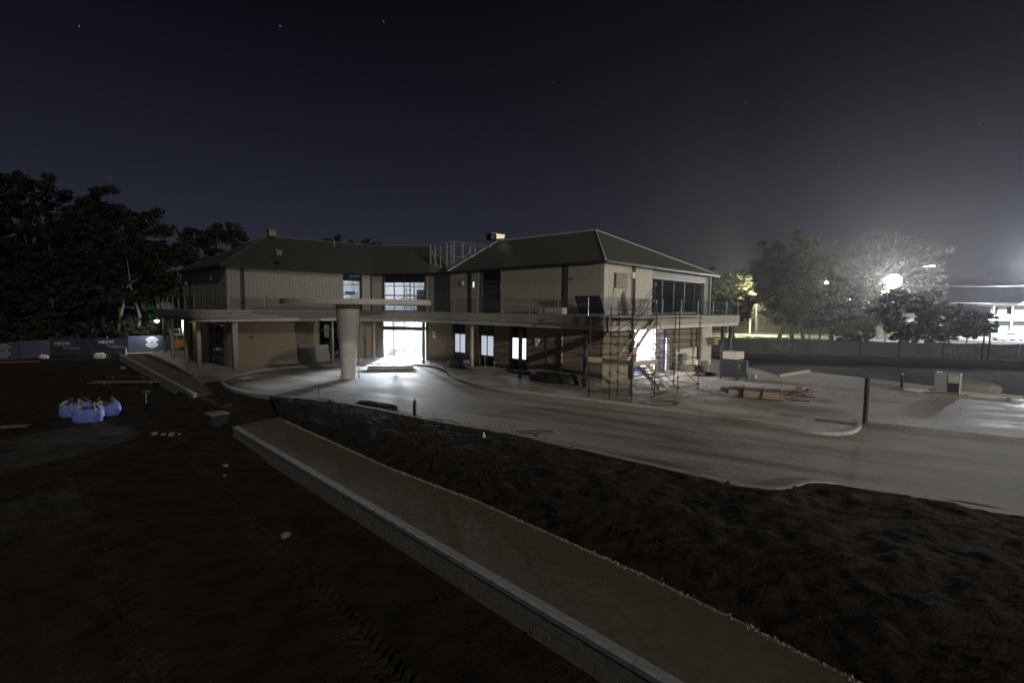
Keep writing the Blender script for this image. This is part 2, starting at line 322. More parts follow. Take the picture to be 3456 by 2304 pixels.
# clip to the side of the retaining wall line x+y = 7.8 by sinking the rest
X, Y, Z = site_soil(-14, 6, 1.0, 17.5, .05, -.44, M['soil2'], 'soil', 3, .12, True)
s_ = X + Y - 7.72; Z = np.where(s_ > 0, np.minimum(Z, -.5 - .4 * np.clip(s_, 0, 1)), Z - .04 * np.exp(-np.clip(-s_, 0, 9) * 3))
keep = grid_obj('soil', X, Y, Z, M['soil2'], kind='structure')
X, Y, Z = site_soil(-46, -13, 2, 60, .12, -.42, M['soil2'], 'soil', 5, .14)
Z = np.where(X + Y > 8.2, np.minimum(Z, -.62), Z)
grid_obj('soil', X, Y, Z, M['soil2'], kind='structure')
X, Y, Z = site_soil(-14.2, -2, 15.4, 28, .12, -.40, M['soil2'], 'soil', 6, .2)
Z = np.where((X + Y > 8.2), np.minimum(Z, -.62), Z); grid_obj('soil', X, Y, Z, M['soil2'], kind='structure')
X, Y, Z = site_soil(-60, -44, 2, 60, .3, -.42, M['soil2'], 'soil', 15, .22); grid_obj('soil', X, Y, Z, M['soil2'], kind='structure')

# ---- compacted fill strip behind the retaining wall, gravel edge, dark soil bank ----
wallR = resample([(-10.9, 18.95), (8.0, .05)], 200)
string = resample([(-9.9, 20.6), (-9.4, 19.9), (-5.9, 16.4), (-3.5, 14.0), (-.8, 11.65), (1.1, 9.7), (2.5, 8.3), (3.5, 7.15), (4.4, 6.05), (9.5, 0)], 200)
def loft(A, B, k, name, m, zf, **kw):
    t = np.linspace(0, 1, k)[:, None]; X = A[None, :, 0] * (1 - t) + B[None, :, 0] * t; Y = A[None, :, 1] * (1 - t) + B[None, :, 1] * t
    return grid_obj(name, X, Y, zf(X, Y, t + 0 * X), m, **kw)
loft(wallR, string, 60, 'path', M['fill'], lambda X, Y, t: -.03 + .015 * fbm(X * 1.2, Y * 1.2, 4, 2) + .008 * fbm(X * 12, Y * 12, 2, 4), kind='structure')
kn = resample([p for p in kerb_near if p[0] > -12.6][:], 400); kn = kn[kn[:, 0] < 22]
kn2 = kn.copy(); d_ = np.gradient(kn, axis=0); d_ /= np.hypot(d_[:, 0], d_[:, 1])[:, None]; kn2[:, 0] += d_[:, 1] * .14; kn2[:, 1] -= d_[:, 0] * .14
wob = .10 * fbm(kn[:, 0] * .7, kn[:, 1] * .7, 4, 77); spill = .5 * np.exp(-((kn[:, 0] - 11.2) / 1.0) ** 2) + .42 * np.exp(-((kn[:, 0] + 9.3) / 1.1) ** 2) + .28 * np.exp(-((kn[:, 0] - .9) / 1.6) ** 2)
kn2[:, 0] -= d_[:, 1] * (wob + spill); kn2[:, 1] += d_[:, 0] * (wob + spill)
A_ = resample([tuple(p) for p in string], 420); A_ = resample([(-10.4, 21.2)] + [tuple(p) for p in A_], 420)
B_ = resample([tuple(p) for p in kn2], 420)
def bank(X, Y, t):
    hump = np.sin(np.clip(t, 0, 1) * math.pi) ** .8 * .22
    z = -.02 + hump + .42 * fbm(X * .5, Y * .5, 3, 31) * np.sin(t * math.pi) + .30 * np.abs(fbm(X * 1.3 + Y * .5, Y * 1.3, 4, 8)) * np.clip(t * 8, .25, 1) + .09 * fbm(X * 5, Y * 5, 4, 12)
    z = z + .05 * fbm((X + Y) * 2.2, (X - Y) * .35, 3, 44) * np.sin(t * math.pi) + .07 * np.abs(fbm(X * 3.1, Y * 3.1, 3, 55)) + .03 * fbm(X * 11, Y * 11, 2, 66)
    return np.where(t > .97, z * 0 + .10 - (t - .97) * 3, z) + .03 * (t > .9)
loft(A_, B_, 260, 'soil_bank', M['soil'], bank, kind='structure')
# pale crumbled gravel along the edge of the fill
def pebbles(name, pts, w_, n_, m, rmin, rmax, z, seed, clip=None):
    g = np.random.default_rng(seed); b = MB(); P = resample(pts, 600)
    for i in range(n_):
        q = P[g.integers(0, 600)]; r = g.uniform(rmin, rmax) * (1 if g.random() < .95 else 2.2); x = q[0] + g.normal(0, w_); y = q[1] + g.normal(0, w_)
        if clip is not None and y < np.interp(x, clip[:, 0], clip[:, 1]) + .25: continue
        a = g.uniform(0, 6.28); vs = [(x + r * math.cos(a + k * 1.57) * g.uniform(.7, 1.2), y + r * math.sin(a + k * 1.57) * g.uniform(.7, 1.2), z) for k in range(4)] + [(x, y, z + r * g.uniform(.6, 1.1))]
        b.add(vs, [(0, 1, 4), (1, 2, 4), (2, 3, 4), (3, 0, 4)])
    return b.obj(name, m, kind='stuff')
pebbles('gravel', [tuple(p) for p in string[6:]], .035, 9000, M['pebble'], .008, .022, -.03, 1)
pebbles('gravel', [tuple(p) for p in resample([(-8, 18.5), (2.9, 7.8)], 50)], .5, 3500, M['fill'], .005, .016, -.03, 2)
pebbles('gravel', [(-14, 16), (-8, 14.6), (-3, 10), (.5, 6.4)], .5, 160, M['soil2'], .015, .04, -.43, 3)
pebbles('clods', [(-7, 20), (-2, 15.8), (3, 11.5), (8, 8), (13, 6)], 1.0, 6500, M['soil'], .015, .05, .16, 5, string)

g = np.random.default_rng(8); db = MB()
for i in range(420):
    x, y = [(g.uniform(-1, 12), 0), (g.uniform(8, 24), 0)][i % 2][0], 0
    y = (34 - x * .8 + g.normal(0, 2.2)) if i % 2 == 0 else (33 - (x - 8) * .35 + g.normal(0, 2.5)); r = g.uniform(.01, .035)
    if y > 30 - x * .3 + 6: continue
    db.box((x, y, .104 + r * .3 if (y - 24.8 + (x - 3.9) * .69) > .2 else .006 + r * .3), (r * 2, r * g.uniform(.8, 2.5), r), g.uniform(0, 3))
db.obj('debris', M['timber'], kind='stuff')

# ---- right background: grass verge, road, far street ----
X, Y = np.meshgrid(np.arange(14, 150, .8), np.arange(46, 150, .5))
fl = 55.5 - (X - 17) * .212                                        # the fence line
Z = -.6 + .65 * np.clip((Y - fl - .2) / .6, 0, 1) + .18 * fbm(X * .22, Y * .22, 4, 6) * (Y > fl)
grid_obj('grass_verge', X, Y, Z, M['grass'], kind='structure')
MB().prism([(60, 62), (70, 60.5), (150, 53), (220, 60), (220, 84), (120, 87), (60, 90), (43, 100), (-10, 130), (-10, 122), (38, 92), (52, 75)], -.3, .21).obj('street', M['asphalt'], kind='structure')
MB().strip([(60, 90.2), (120, 87.2), (220, 84)], 0, .25, 0, .34).obj('kerb', M['kerb'], kind='structure')
MB().strip([(60, 61.9), (70, 60.4), (150, 52.9)], 0, -.25, 0, .34).obj('kerb', M['kerb'], kind='structure')
gb = MB(); g = np.random.default_rng(4)
for i in range(26000):
    x = g.uniform(16, 62); y = g.uniform(54, 84); f_ = 55.5 - (x - 17) * .212
    if y < f_ + .3 or (x > 50 and y > 62): continue
    h = g.uniform(.12, .38) * (1 + (g.random() < .05) * 1.2); a = g.uniform(0, 3.14); w_ = .07
    gb.add([(x - w_ * math.cos(a), y - w_ * math.sin(a), 0), (x + w_ * math.cos(a), y + w_ * math.sin(a), 0), (x + g.normal(0, .08), y + g.normal(0, .08), h)], [(0, 1, 2)])
gb.obj('grass', M['grass'], kind='stuff')

# ================================================================ BLOCK RETAINING WALLS
def block_wall(P, d, L_, z_top, courses, label):
    t = thing('block_retaining_wall', label, 'retaining wall', (P[0], P[1], z_top - .09 - .2 * courses), world=True)
    bw, bh = .39, .19; capm = MB().box((0, 0, 0), (.388, .20, .085)).mesh('cap', M['cap']); blk = MB().box((0, 0, 0), (bw - .012, .172, bh - .006)).mesh('block', M['block'])
    rz = math.atan2(d[1], d[0]); nx, ny = -d[1], d[0]
    for i in range(int(L_ / .4)):
        k = .2 + i * .4; link('cap_block', capm, t, (P[0] + d[0] * k, P[1] + d[1] * k, z_top - .0425 + rng.normal(0, .0015)), rz + rng.normal(0, .004))
    for c in range(courses):
        z = z_top - .095 - c * .2 - (.095)
        for i in range(int(L_ / .4)):
            k = .2 + i * .4 + (.2 if c % 2 else 0); o = .0012 * rng.normal()
            link('block', blk, t, (P[0] + d[0] * k + nx * o, P[1] + d[1] * k + ny * o, z), rz)
    m_ = MB()
    m_.wbox(P, d, 0, L_, z_top - .1 - .2 * courses, z_top - .0865, -.080, .080); m_.wbox(P, d, 0, L_, z_top - .086, z_top - .006, -.094, .094)
    m_.obj('mortar_core', M['mortarw'], t)
dn = (.7071, -.7071)
block_wall((-10.75, 18.65), dn, 20.8, .02, 3, 'long pale block retaining wall with capping beside the fill strip')
block_wall((-36.6, 45.2), dn, 28.4, .12, 3, 'further block retaining wall running back to the hoarding')
MB().prism([(-36.4, 45.6), (-35.6, 46.4), (-19.6, 30.4), (-15.8, 25.6), (-16.4, 25.1)], -.44, -.05).obj('path', M['fill'], kind='structure')
X, Y = np.meshgrid(np.arange(-19.5, -9.2, .07), np.arange(18.2, 31, .07)); e_ = np.clip((X + Y - 7.5 + .5 * fbm(X, Y, 3, 17)) / 1.3, 0, 1)
Z = -.55 + .47 * e_ * e_ * (3 - 2 * e_) + .16 * np.abs(fbm(X * .9, Y * .9, 4, 21)) + .05 * fbm(X * 4, Y * 4, 4, 23)
ed_ = np.clip(np.minimum(np.minimum(X + 19.5, -9.2 - X), np.minimum(Y - 18.2, 31 - Y)) / .5, 0, 1); Z = np.where((X > -10.9) & (X + Y < 9.4), np.minimum(Z, -.05), Z) * ed_ - .7 * (1 - ed_)
grid_obj('dirt', X, Y, Z, M['soil2'], kind='structure')

# ================================================================ CLUBHOUSE (main building)
def unit(a, b): d = Vector((b[0] - a[0], b[1] - a[1])); return d.normalized(), d.length
def at(P, d, k, off=0): return (P[0] + d[0] * k - d[1] * off, P[1] + d[1] * k + d[0] * off)
A = (5.6, 30.1); u = (-.717, .697); v = (.697, .717); B = (-21.1, 36.0); p = (.7071, .7071); q = (-.741, .671)
M1 = (-12.7, 44.4); M2 = (-7.4, 42.75); U_, L_u = unit(A, M2); U = (U_[0], U_[1]); Cd, L_c = unit(M1, M2); Cd = (Cd[0], Cd[1])
BR = at(A, v, 16.2); BL = at(B, q, 11.1)
bld = thing('clubhouse', 'two storey clubhouse under construction with hipped roofs, wraparound balcony and lit entrance', 'building', (-8, 44, 0), world=True)
SLZ0, SLZ1, EZ = 3.56, 4.34, 7.62       # balcony underside, balcony top, eave
def wall(P, d, L_, z0, z1, holes, sgn, m, name='wall', th=.25, a0=0.0):
    """wall with rectangular holes (a,b,z0,z1); sgn=+1 when the outside is on the right of d"""
    mb = MB(); n0, n1 = (0, th) if sgn > 0 else (-th, 0); cuts = sorted({a0, L_} | {c for h in holes for c in h[:2]})
    for a, b in zip(cuts[:-1], cuts[1:]):
        mid = (a + b) / 2; hs_ = sorted([(h[2], h[3]) for h in holes if h[0] < mid < h[1]]); z = z0
        for h0, h1 in hs_:
            if h0 > z + .01: mb.wbox(P, d, a, b, z, h0, n0, n1)
            z = max(z, h1)
        if z < z1 - .01: mb.wbox(P, d, a, b, z, z1, n0, n1)
    return mb.obj(name, m, bld)
def inhole(a, b, z0, z1, holes): return any(a < h[1] - .01 and b > h[0] + .01 and z0 < h[3] - .01 and z1 > h[2] + .01 for h in holes)
brick_me = MB().box((0, 0, 0), (.228, .03, .074)).mesh('brick', M['brick'])
def bricks(P, d, a0, a1, z0, z1, holes, sgn, single=None):
    mb = MB(); rz = math.atan2(d[1], d[0]); c = 0; z = z0 + .043
    while z < z1 - .03:
        k = a0 + .12 + (.12 if c % 2 else 0)
        while k < a1 - .1:
            if not inhole(k - .1, k + .1, z - .03, z + .03, holes):
                o = rng.normal(0, .0015) - sgn * .010; x, y = at(P, d, k, o)
                if single and single[0] < k < single[1]: link('brick', brick_me, bld, (x, y, z), rz)
                else: mb.wbox(P, d, k - .114, k + .114, z - .037, z + .037, o - .015, o + .015)
            k += .24
        z += .086; c += 1
    return mb.obj('brickwork', M['brick'], bld, kind='stuff')
def boards(P, d, a0, a1, z0, z1, holes, sgn, m, w_=.3):
    k = a0; jg = .013 if m is M['cladw'] else .005
    while k < a1 - .02:
        b = min(k + w_, a1); zs = z0; segs = []
        for h in sorted([h for h in holes if k < h[1] - .05 and b > h[0] + .05], key=lambda h: h[2]):
            if h[2] > zs + .02: segs.append((zs, h[2]))
            zs = max(zs, h[3])
        if zs < z1 - .02: segs.append((zs, z1))
        for s0, s1 in segs:
            o = rng.normal(0, .0015); n0 = (-.022 + o, -.001) if sgn > 0 else (.001, .022 + o)
            MB().wbox(P, d, k + jg, b - jg, s0, s1, *n0).obj('cladding_board', m, bld)
        k += w_
def glazing(P, d, a0, a1, z0, z1, sgn, cols, rows=None, pane='glassd', fr=.05, set_=.12, header=None, name='window'):
    """frame with mullions; panes are sub-parts of the frame"""
    s = 1 if sgn > 0 else -1; n0, n1 = sorted((s * set_, s * (set_ + .06))); f = MB()
    f.wbox(P, d, a0, a0 + fr, z0, z1, n0, n1); f.wbox(P, d, a1 - fr, a1, z0, z1, n0, n1)
    f.wbox(P, d, a0 + fr, a1 - fr, z0, z0 + fr, n0, n1); f.wbox(P, d, a0 + fr, a1 - fr, z1 - fr, z1, n0, n1)
    zr = [z0 + fr] + (rows or []) + [z1 - fr]; W_ = (a1 - a0 - 2 * fr) / cols
    for i in range(1, cols): f.wbox(P, d, a0 + fr + i * W_ - fr / 2, a0 + fr + i * W_ + fr / 2, z0 + fr, z1 - fr, n0 + .002, n1 - .002)
    for zz in rows or []: f.wbox(P, d, a0 + fr, a1 - fr, zz - fr / 2, zz + fr / 2, n0 + .004, n1 - .004)
    if header: f.wbox(P, d, a0 + fr, a1 - fr, header[0], header[1], n0 + .001, n1 - .001)
    fo = f.obj(name, M['darkw'], bld); nm = (n0 + n1) / 2
    for i in range(cols):
        for za, zb in zip(zr[:-1], zr[1:]):
            m = pane(i, za) if callable(pane) else pane
            if m: MB().wbox(P, d, a0 + fr + i * W_ + fr / 2, a0 + fr + (i + 1) * W_ - fr / 2, za + fr / 2, zb - fr / 2, nm - .006, nm + .006).obj('pane', M[m], fo)
    return fo
def panel_(P, d, a0, a1, z0, z1, sgn, m, name, set_=.1, th=.03):
    s = 1 if sgn > 0 else -1; n = sorted((s * set_, s * (set_ + th))); return MB().wbox(P, d, a0, a1, z0, z1, *n).obj(name, M[m], bld)

# ---- walls. Right wing front runs from corner A along U (outside on the left of U -> sgn -1)
g_front = [(6.4, 8.0, .1, 3.56), (9.8, 11.4, .1, 3.56), (13.1, 14.65, .85, 3.56)]
u_front = [(9.0, 11.2, 4.34, 7.62)]
GT = 3.62                                     # ground-floor walls tuck just into the balcony slab band
wall(A, U, L_u, 0, GT, g_front, -1, M['mortar'])
bricks(A, U, .02, L_u, .1, 3.56, g_front, -1)
wall(A, U, L_u, 4.3, EZ, u_front, -1, M['core'])
boards(A, U, .03, 15.0, 4.36, EZ - .02, u_front + [(2.95, 3.2, 4.3, 7.7), (12.45, 12.7, 4.3, 7.7), (0, 0, 0, 0)], -1, M['clad'])
boards(A, U, 17.2, L_u, 4.36, EZ - .02, [], -1, M['clad'])
panel_(A, U, 15.0, 17.2, 4.36, EZ - .02, -1, 'core', 'bare_wall_panel', -.03, .028)
for a in (2.95, 12.45):
    panel_(A, U, a, a + .25, 4.36, EZ - .02, -1, 'darkw', 'downpipe_recess', -.012, .01)
# right face: corner A along v (outside on the right of v -> sgn +1)
g_right = [(3.35, 7.4, .1, 3.56), (8.35, 9.1, .1, 2.62)]
wall(A, v, 16.2, 0, GT, g_right + [(13.5, 16.2, 0, 3.7)], 1, M['mortar'], a0=.26)
bricks(A, v, .02, 9.6, .1, 3.56, g_right, 1, single=(0, 1.75))
bricks(A, v, 9.6, 14.2, 1.75, 3.56, [], 1)
wall(at(A, v, 0), v, 6.1, 4.3, EZ, [], 1, M['core'], a0=.26)
boards(A, v, .03, 6.1, 4.36, EZ - .02, [(3.4, 3.62, 4.3, 7.7), (1.32, 2.75, 6.05, 7.02)], 1, M['cladw'], .27)
panel_(A, v, 3.42, 3.60, 4.36, EZ - .02, 1, 'darkw', 'downpipe_recess', -.012, .01)
MB().tube([(*at(A, v, 3.5, -.07), 4.4), (*at(A, v, 3.5, -.07), 7.5)], .045, 8).obj('downpipe', M['dark'], bld)
lv = MB().wbox(A, v, 1.32, 2.75, 6.05, 7.02, -.03, -.004).obj('louvre', M['core'], bld)
for i in range(11): MB().wbox(A, v, 1.36, 2.71, 6.09 + i * .084, 6.13 + i * .084, -.07, -.034).obj('slat', M['cladw'], lv)
# dark end columns, strip walls and service wall on the right face
for a, b, m in [(3.1, 3.34, 'darkw'), (7.41, 7.75, 'darkw')]: MB().wbox(A, v, a, b, .1, 3.56, -.32, -.03).obj('pier', M[m], bld)
MB().wbox(A, v, 7.76, 8.34, .1, 3.56, -.03, -.002).obj('lining_board', M['wallin'], bld)
MB().wbox(A, v, 9.7, 13.4, .1, 1.72, -.22, -.02).obj('service_wall', M['cream'], bld)
MB().wbox(A, v, 10.15, 10.75, .1, 1.35, -.26, -.222).obj('service_door', M['dark'], bld)
MB().wbox(A, v, 14.2, 16.2, .1, 3.56, -.25, -.01).obj('pier', M['cladw'], bld)
for i in range(7): MB().wbox(A, v, 14.22 + i * .283, 14.22 + i * .283 + .27, .12, 3.54, -.275, -.252).obj('cladding_board', M['cladw'], bld)
wb = MB(); wb.wbox(A, v, 14.9, 16.9, 2.2, 2.42, -1.0, -.3); wb.wbox(A, v, 15.3, 16.0, 1.8, 2.2, -.9, -.3); wb.obj('bracket', M['timber'], bld)
# left wing front B along p (outside on right -> +1)
L_l = (Vector(M1) - Vector(B)).length
g_left = [(6.9, 8.9, .1, 3.56)]
u_left = [(9.05, 10.7, 4.34, 7.62)]
wall(B, p, L_l, 0, GT, g_left, 1, M['mortar'], a0=.26); bricks(B, p, .02, L_l, .1, 3.56, g_left, 1)
wall(B, p, L_l, 4.3, EZ, u_left, 1, M['core'], a0=.26)
boards(B, p, .03, L_l - .02, 4.36, EZ - .02, u_left + [(.95, 1.12, 4.3, 7.7)], 1, M['clad'])
panel_(B, p, .95, 1.12, 4.36, EZ - .02, 1, 'darkw', 'downpipe_recess', -.012, .01)
panel_(B, p, 11.6, 11.8, 4.36, EZ - .02, 1, 'darkw', 'downpipe_recess', -.03, .006)
# left end wall B along q (outside on left -> -1)
g_end = [(.95, 4.6, .1, 3.3), (6.0, 7.6, .1, 3.2), (8.6, 9.8, .1, 3.2)]
wall(B, q, 11.1, 0, GT, g_end, -1, M['mortar']); bricks(B, q, .02, 11.1, .1, 3.56, g_end, -1)
wall(B, q, 11.1, 4.3, EZ, [], -1, M['core']); boards(B, q, .03, 11.1, 4.36, EZ - .02, [(8.9, 9.1, 4.3, 7.7), (4.6, 4.8, 4.3, 7.7)], -1, M['clad'])
# centre bay M1 -> M2 (outside on right -> +1)
e0, e1 = .95, 5.28
g_c = [(e0, L_c - .22, .1, 3.56)]; u_c = [(e0 + .1, L_c - .35, 4.34, 7.62)]
wall(M1, Cd, L_c, 0, GT, g_c, 1, M['mortar'], a0=0); bricks(M1, Cd, 0, L_c, .1, 3.56, g_c, 1)
wall(M1, Cd, L_c, 4.3, EZ, u_c, 1, M['core']); boards(M1, Cd, .02, L_c, 4.36, EZ - .02, u_c, 1, M['clad'])
# back walls and inner floors close the volume
bk = [BR, at(BR, (-.717, .697), 11), (4.5, 56.5), (-20, 56.5), BL]
wb = MB()
for a, b in zip(bk[:-1], bk[1:]):
    d, L_ = unit(a, b)
    if a is BR: wb.wbox(a, d, 0, L_, 0, 3.6, -.2, 0)
    else: wb.wbox(a, d, 0, L_, 0, EZ, -.2, 0)
wb.obj('back_wall', M['core'], bld)
foot = [A, BR, at(BR, (-.717, .697), 11), (4.5, 56.4), (-20, 56.4), BL, B, M1, M2]
def inset(poly, k):
    c = Vector((sum(x for x, y in poly) / len(poly), sum(y for x, y in poly) / len(poly)))
    return [tuple(c + (Vector(q_) - c) * (1 - k)) for q_ in poly]

# ---- glazed openings
for (a, b, z0_, z1_), m in zip(g_front, ('frostb', 'frost', 'frost')):
    glazing(A, U, a, b, z0_, z1_, -1, 2, [1.0 if z0_ < .5 else 1.02, 2.6], lambda i, z, m=m: m if .8 < z < 2.0 else 'glassd', .09, .1)
    if z0_ < .5: panel_(A, U, a + .1, b - .1, .12, .98, -1, 'dark', 'infill_panel', .2, .02)
    panel_(A, U, a + .1, b - .1, 2.66, 3.5, -1, 'dark', 'infill_panel', .2, .02)
glazing(A, U, 9.0, 11.2, 4.36, 7.6, -1, 1, [5.55, 6.75], 'glassd', .1, .08)
panel_(A, U, 9.1, 11.1, 6.8, 7.5, -1, 'dark', 'infill_panel', .2, .02)
glazing(B, p, 9.05, 10.7, 4.36, 7.6, 1, 1, [7.0], 'glass', .07, .1)
panel_(B, p, 9.1, 10.65, 7.04, 7.55, 1, 'dark', 'infill_panel', .2, .02)
glazing(M1, Cd, e0 + .1, L_c - .35, 4.36, 7.6, 1, 4, [6.93], 'glass', .07, .1)
panel_(M1, Cd, e0 + .16, L_c - .42, 6.97, 7.55, 1, 'dark', 'infill_panel', .2, .02)
glazing(B, p, 6.9, 8.9, .1, 3.56, 1, 2, [2.7], 'glassd', .07, .1)
glazing(B, q, .95, 4.6, .1, 3.3, -1, 3, [2.4], 'glassd', .08, .1); glazing(B, q, 6.0, 7.6, .1, 3.2, -1, 1, [2.4], 'glassd', .08, .1); glazing(B, q, 8.6, 9.8, .1, 3.2, -1, 1, None, 'glassd', .08, .1)
glazing(M1, Cd, e0, L_c - .22, .1, 3.56, 1, 4, [2.75], lambda i, z: 'glass' if (i in (0, 3) or z > 2) else None, .05, .1, header=(2.66, 2.98), name='entrance_screen')

# ---- lobby behind the entrance, lit
def room(name, poly, z0, z1, m, ceil_m, floor_m, open_sides):
    mb = MB()
    for i in range(len(poly)):
        if i in open_sides: continue
        a, b = poly[i], poly[(i + 1) % len(poly)]; d, L_ = unit(a, b); mb.wbox(a, d, 0, L_, z0, z1, -.05, .05)
    mb.obj(name + '_lining', m, bld); MB().prism(poly, z1 - .06, z1).obj(name + '_ceiling', ceil_m, bld); MB().prism(poly, z0 - .03, z0 + .01).obj(name + '_floor', floor_m, bld)
lob = [(M1[0] + .9, M1[1] + .05), (M2[0] - .2, M2[1] + .35), (-6.2, 52.5), (-13.0, 52.5)]
room('lobby', lob, .12, 3.5, M['wallin'], M['wallin'], M['path'], {0})
for x, y in [(-10.4, 45.4), (-8.9, 45.2), (-10.6, 48), (-8.6, 48), (-9.5, 50.8)]: MB().box((x, y, 3.41), (1.1, .55, .03)).obj('ceiling_light', M['panel'], bld)
upr = [(M1[0] + .3, M1[1] + .3), (M2[0] - .1, M2[1] + .35), (-5.2, 51), (-16.8, 51), (-17.5, 42.0), (-15.2, 42.3)]
room('upper_hall', upr, 4.36, 7.45, M['wallin'], M['wallin'], M['path'], {0, 5})
for x, y in [(-11.4, 47.5), (-14.6, 46), (-8.4, 48.8)]: MB().box((x, y, 7.36), (.7, .3, .03)).obj('ceiling_light', M['panel2'], bld)
MB().wbox((-11.0, 49.9), (1, 0), 1.2, 5.0, 4.4, 6.5, 0, .1).obj('dark_screen', M['dark'], bld)
sid = [at(A, v, 3.36, .3), at(A, v, 9.2, .3), at(A, v, 9.2, 5.5), at(A, v, 3.36, 5.5)]
room('store_room', sid, .12, 3.5, M['wallin'], M['wallin'], M['path'], {0})
for k in (4.6, 6.4, 8.3): MB().box((*at(A, v, k, 2.6), 3.41), (.9, .4, .03), R(45)).obj('ceiling_light', M['panel'], bld)
MB().wbox(at(A, u, 9.2, 1.3), u, 1.35, 1.47, 6.25, 6.65, 0, .02).obj('lamp_tube', M['frostb'], bld)

wl = MB(); wl.tube([(-7.3, 48.4, .13), (-7.3, 48.4, 2.3)], .03, 6); wl.box((-7.3, 48.35, 2.35), (.5, .12, .3)); wl.obj('added_lobby_lamp', M['steel'], bld)  # lamp added in the lobby to throw light out through the entrance
MB().box((-7.3, 48.27, 2.35), (.42, .03, .24)).obj('added_lobby_lamp_glass', M['lamp'], bld); point_light('added_lobby_spot', (-7.35, 48.1, 2.35), 58000, (.88, .94, 1), .12, bld, 34, (-9.3, 40.2, 0)); point_light('added_lobby_fill', (-9.6, 50.5, 3.3), 1600, (.93, .96, 1), .3, bld)  # spot and bare fill light added to brighten the lobby and paving
point_light('added_lobby_spot', (-11.9, 48.6, 2.3), 26000, (.88, .94, 1), .12, bld, 36, (-10.0, 41.2, 0)); point_light('hall_light', (-11.6, 47.6, 7.1), 450, (.92, .97, 1), .3, bld); point_light('hall_light', (-15.2, 46.2, 7.1), 300, (.92, .97, 1), .3, bld)  # second lobby spot added without a fixture, to light the paving
point_light('store_light', (*at(A, v, 6.3, 3.2), 3.1), 2600, (.93, .96, 1), .25, bld)

# ---- corner terrace of the upper storey: dark glass set back under the roof
Tn = 2.6
wall(at(A, v, 6.1, 0), (-v[1], v[0]), Tn, 4.3, EZ, [], -1, M['core'], th=.02)
glazing(A, v, 6.2, 15.6, 4.4, 6.95, 1, 5, None, 'glassd', .08, .25)
MB().wbox(A, v, 6.1, 15.9, 6.96, 7.6, .01, .3).obj('lintel', M['steel'], bld)
MB().wbox(A, v, 6.12, 14.6, 6.90, 6.98, -.06, .008).obj('lintel_trim', M['band'], bld)
MB().wbox(A, v, 15.0, 16.0, 4.36, 7.58, .02, .3).obj('pier', M['steel'], bld)
MB().tube([(*at(A, v, 16.1, -.05), 4.36), (*at(A, v, 16.1, -.05), 7.6)], .07, 8).obj('terrace_post', M['column'], bld)
MB().prism([at(A, v, 6.2, 4.5), at(A, v, 16.1, 4.5), at(A, v, 16.1, 4.6), at(A, v, 6.2, 4.6)], 4.36, 7.5).obj('inner_wall', M['core'], bld)

# ---- roofs
def roof(name, faces, m=M['roof'], th=.06):
    me = bpy.data.meshes.new(name); bm = bmesh.new(); uvl = bm.loops.layers.uv.new('UVMap')
    for f, ax in faces:
        for dz in (0, -th):
            vs = [bm.verts.new((x, y, z + dz)) for x, y, z in f]; fc_ = bm.faces.new(vs if dz == 0 else vs[::-1])
            for lp in fc_.loops: lp[uvl].uv = (lp.vert.co.x * ax[0] + lp.vert.co.y * ax[1], lp.vert.co.z)
    bm.to_mesh(me); bm.free(); me.materials.append(m); return link(name, me, bld)
o = .35; RZ = 10.85
eA = at(at(A, U, -o), v, -o); eR = at(at(A, v, 17.0), U, -o); e15 = at(at(A, U, 14.9), v, -o); eB2 = at(at(A, v, 17.0), U, 17)
apx = (6.75, 40.2, 11.15); rgL = (-1.5, 47.4, 11.15)
z = EZ + .06
F = lambda xy, zz=z: (xy[0], xy[1], zz)
rr = roof('roof', [([F(e15), F(eA), apx, rgL], U), ([F(eA), F(eR), apx], v), ([F(eR), F(eB2), rgL, apx], U), ([F(eB2), F(e15), rgL], v)])
def capline(a, b, r=.07, m='galv', par=None): return MB().tube([a, b], r, 6).obj('ridge_cap', M[m], par or rr)
for a, b in [(F(eA, z + .02), apx), (F(eR, z + .02), apx), (apx, rgL), (F(e15, z + .02), rgL)]: capline(a, b, .06, 'column')
eBl = at(at(B, p, -o), q, -.1); eBl = (B[0] - .1, B[1] - .45); eE = at(at(B, q, 11.6), p, -o)
eM1 = (M1[0] + .25, M1[1] - .5); eM2 = (M2[0] + .1, M2[1] - .55)
ap2 = (-21.4, 42.6, 10.75); vr = (-14.45, 48.9, 10.85); cr = (-7.9, 48.9, 10.85)
rl = roof('roof', [([F(eBl), F(eM1), vr, ap2], p), ([F(eE), F(eBl), ap2], q), ([F(eM1), F(eM2), cr, vr], Cd), ([ap2, vr, (-18, 55, z), F(at(eE, p, 1))], p), ([vr, cr, (-7, 56, z), (-18, 55, z)], Cd), ([F(eM2), (-5.5, 45, z), cr], v)])
for a, b in [(F(eBl, z + .02), ap2), (F(eE, z + .02), ap2), (ap2, vr), (vr, cr)]: capline(a, b, .05, 'steel', rl)
# low flat roof of the plant well between the roofs
MB().prism([(M2[0], M2[1]), e15, (-1.5, 47.4), (-3, 52), (-7.7, 50)], 7.5, 7.62).obj('flat_roof', M['core'], bld)
# fascia + gutter along the eaves
def gutter(a, b):
    d, L_ = unit(a, b); MB().wbox(a, d, 0, L_, EZ - .10, EZ + .045, -.09, .06).obj('gutter', M['dark'], bld)
for a, b in [(e15, eA), (eA, eR), (eBl, eM1), (eM1, eM2), (eM2, e15), (eE, eBl)]: gutter(a, b)
sf = MB()
for a, b, w0 in [(eA, e15, U), (eR, eA, v), (eM1, eBl, p), (eM2, eM1, Cd), (eBl, eE, q)]:
    d, L_ = unit(a, b); sf.wbox(a, d, 0, L_, EZ - .05, EZ - .02, -.5, -.05)
sf.obj('soffit', M['darkw'], bld)
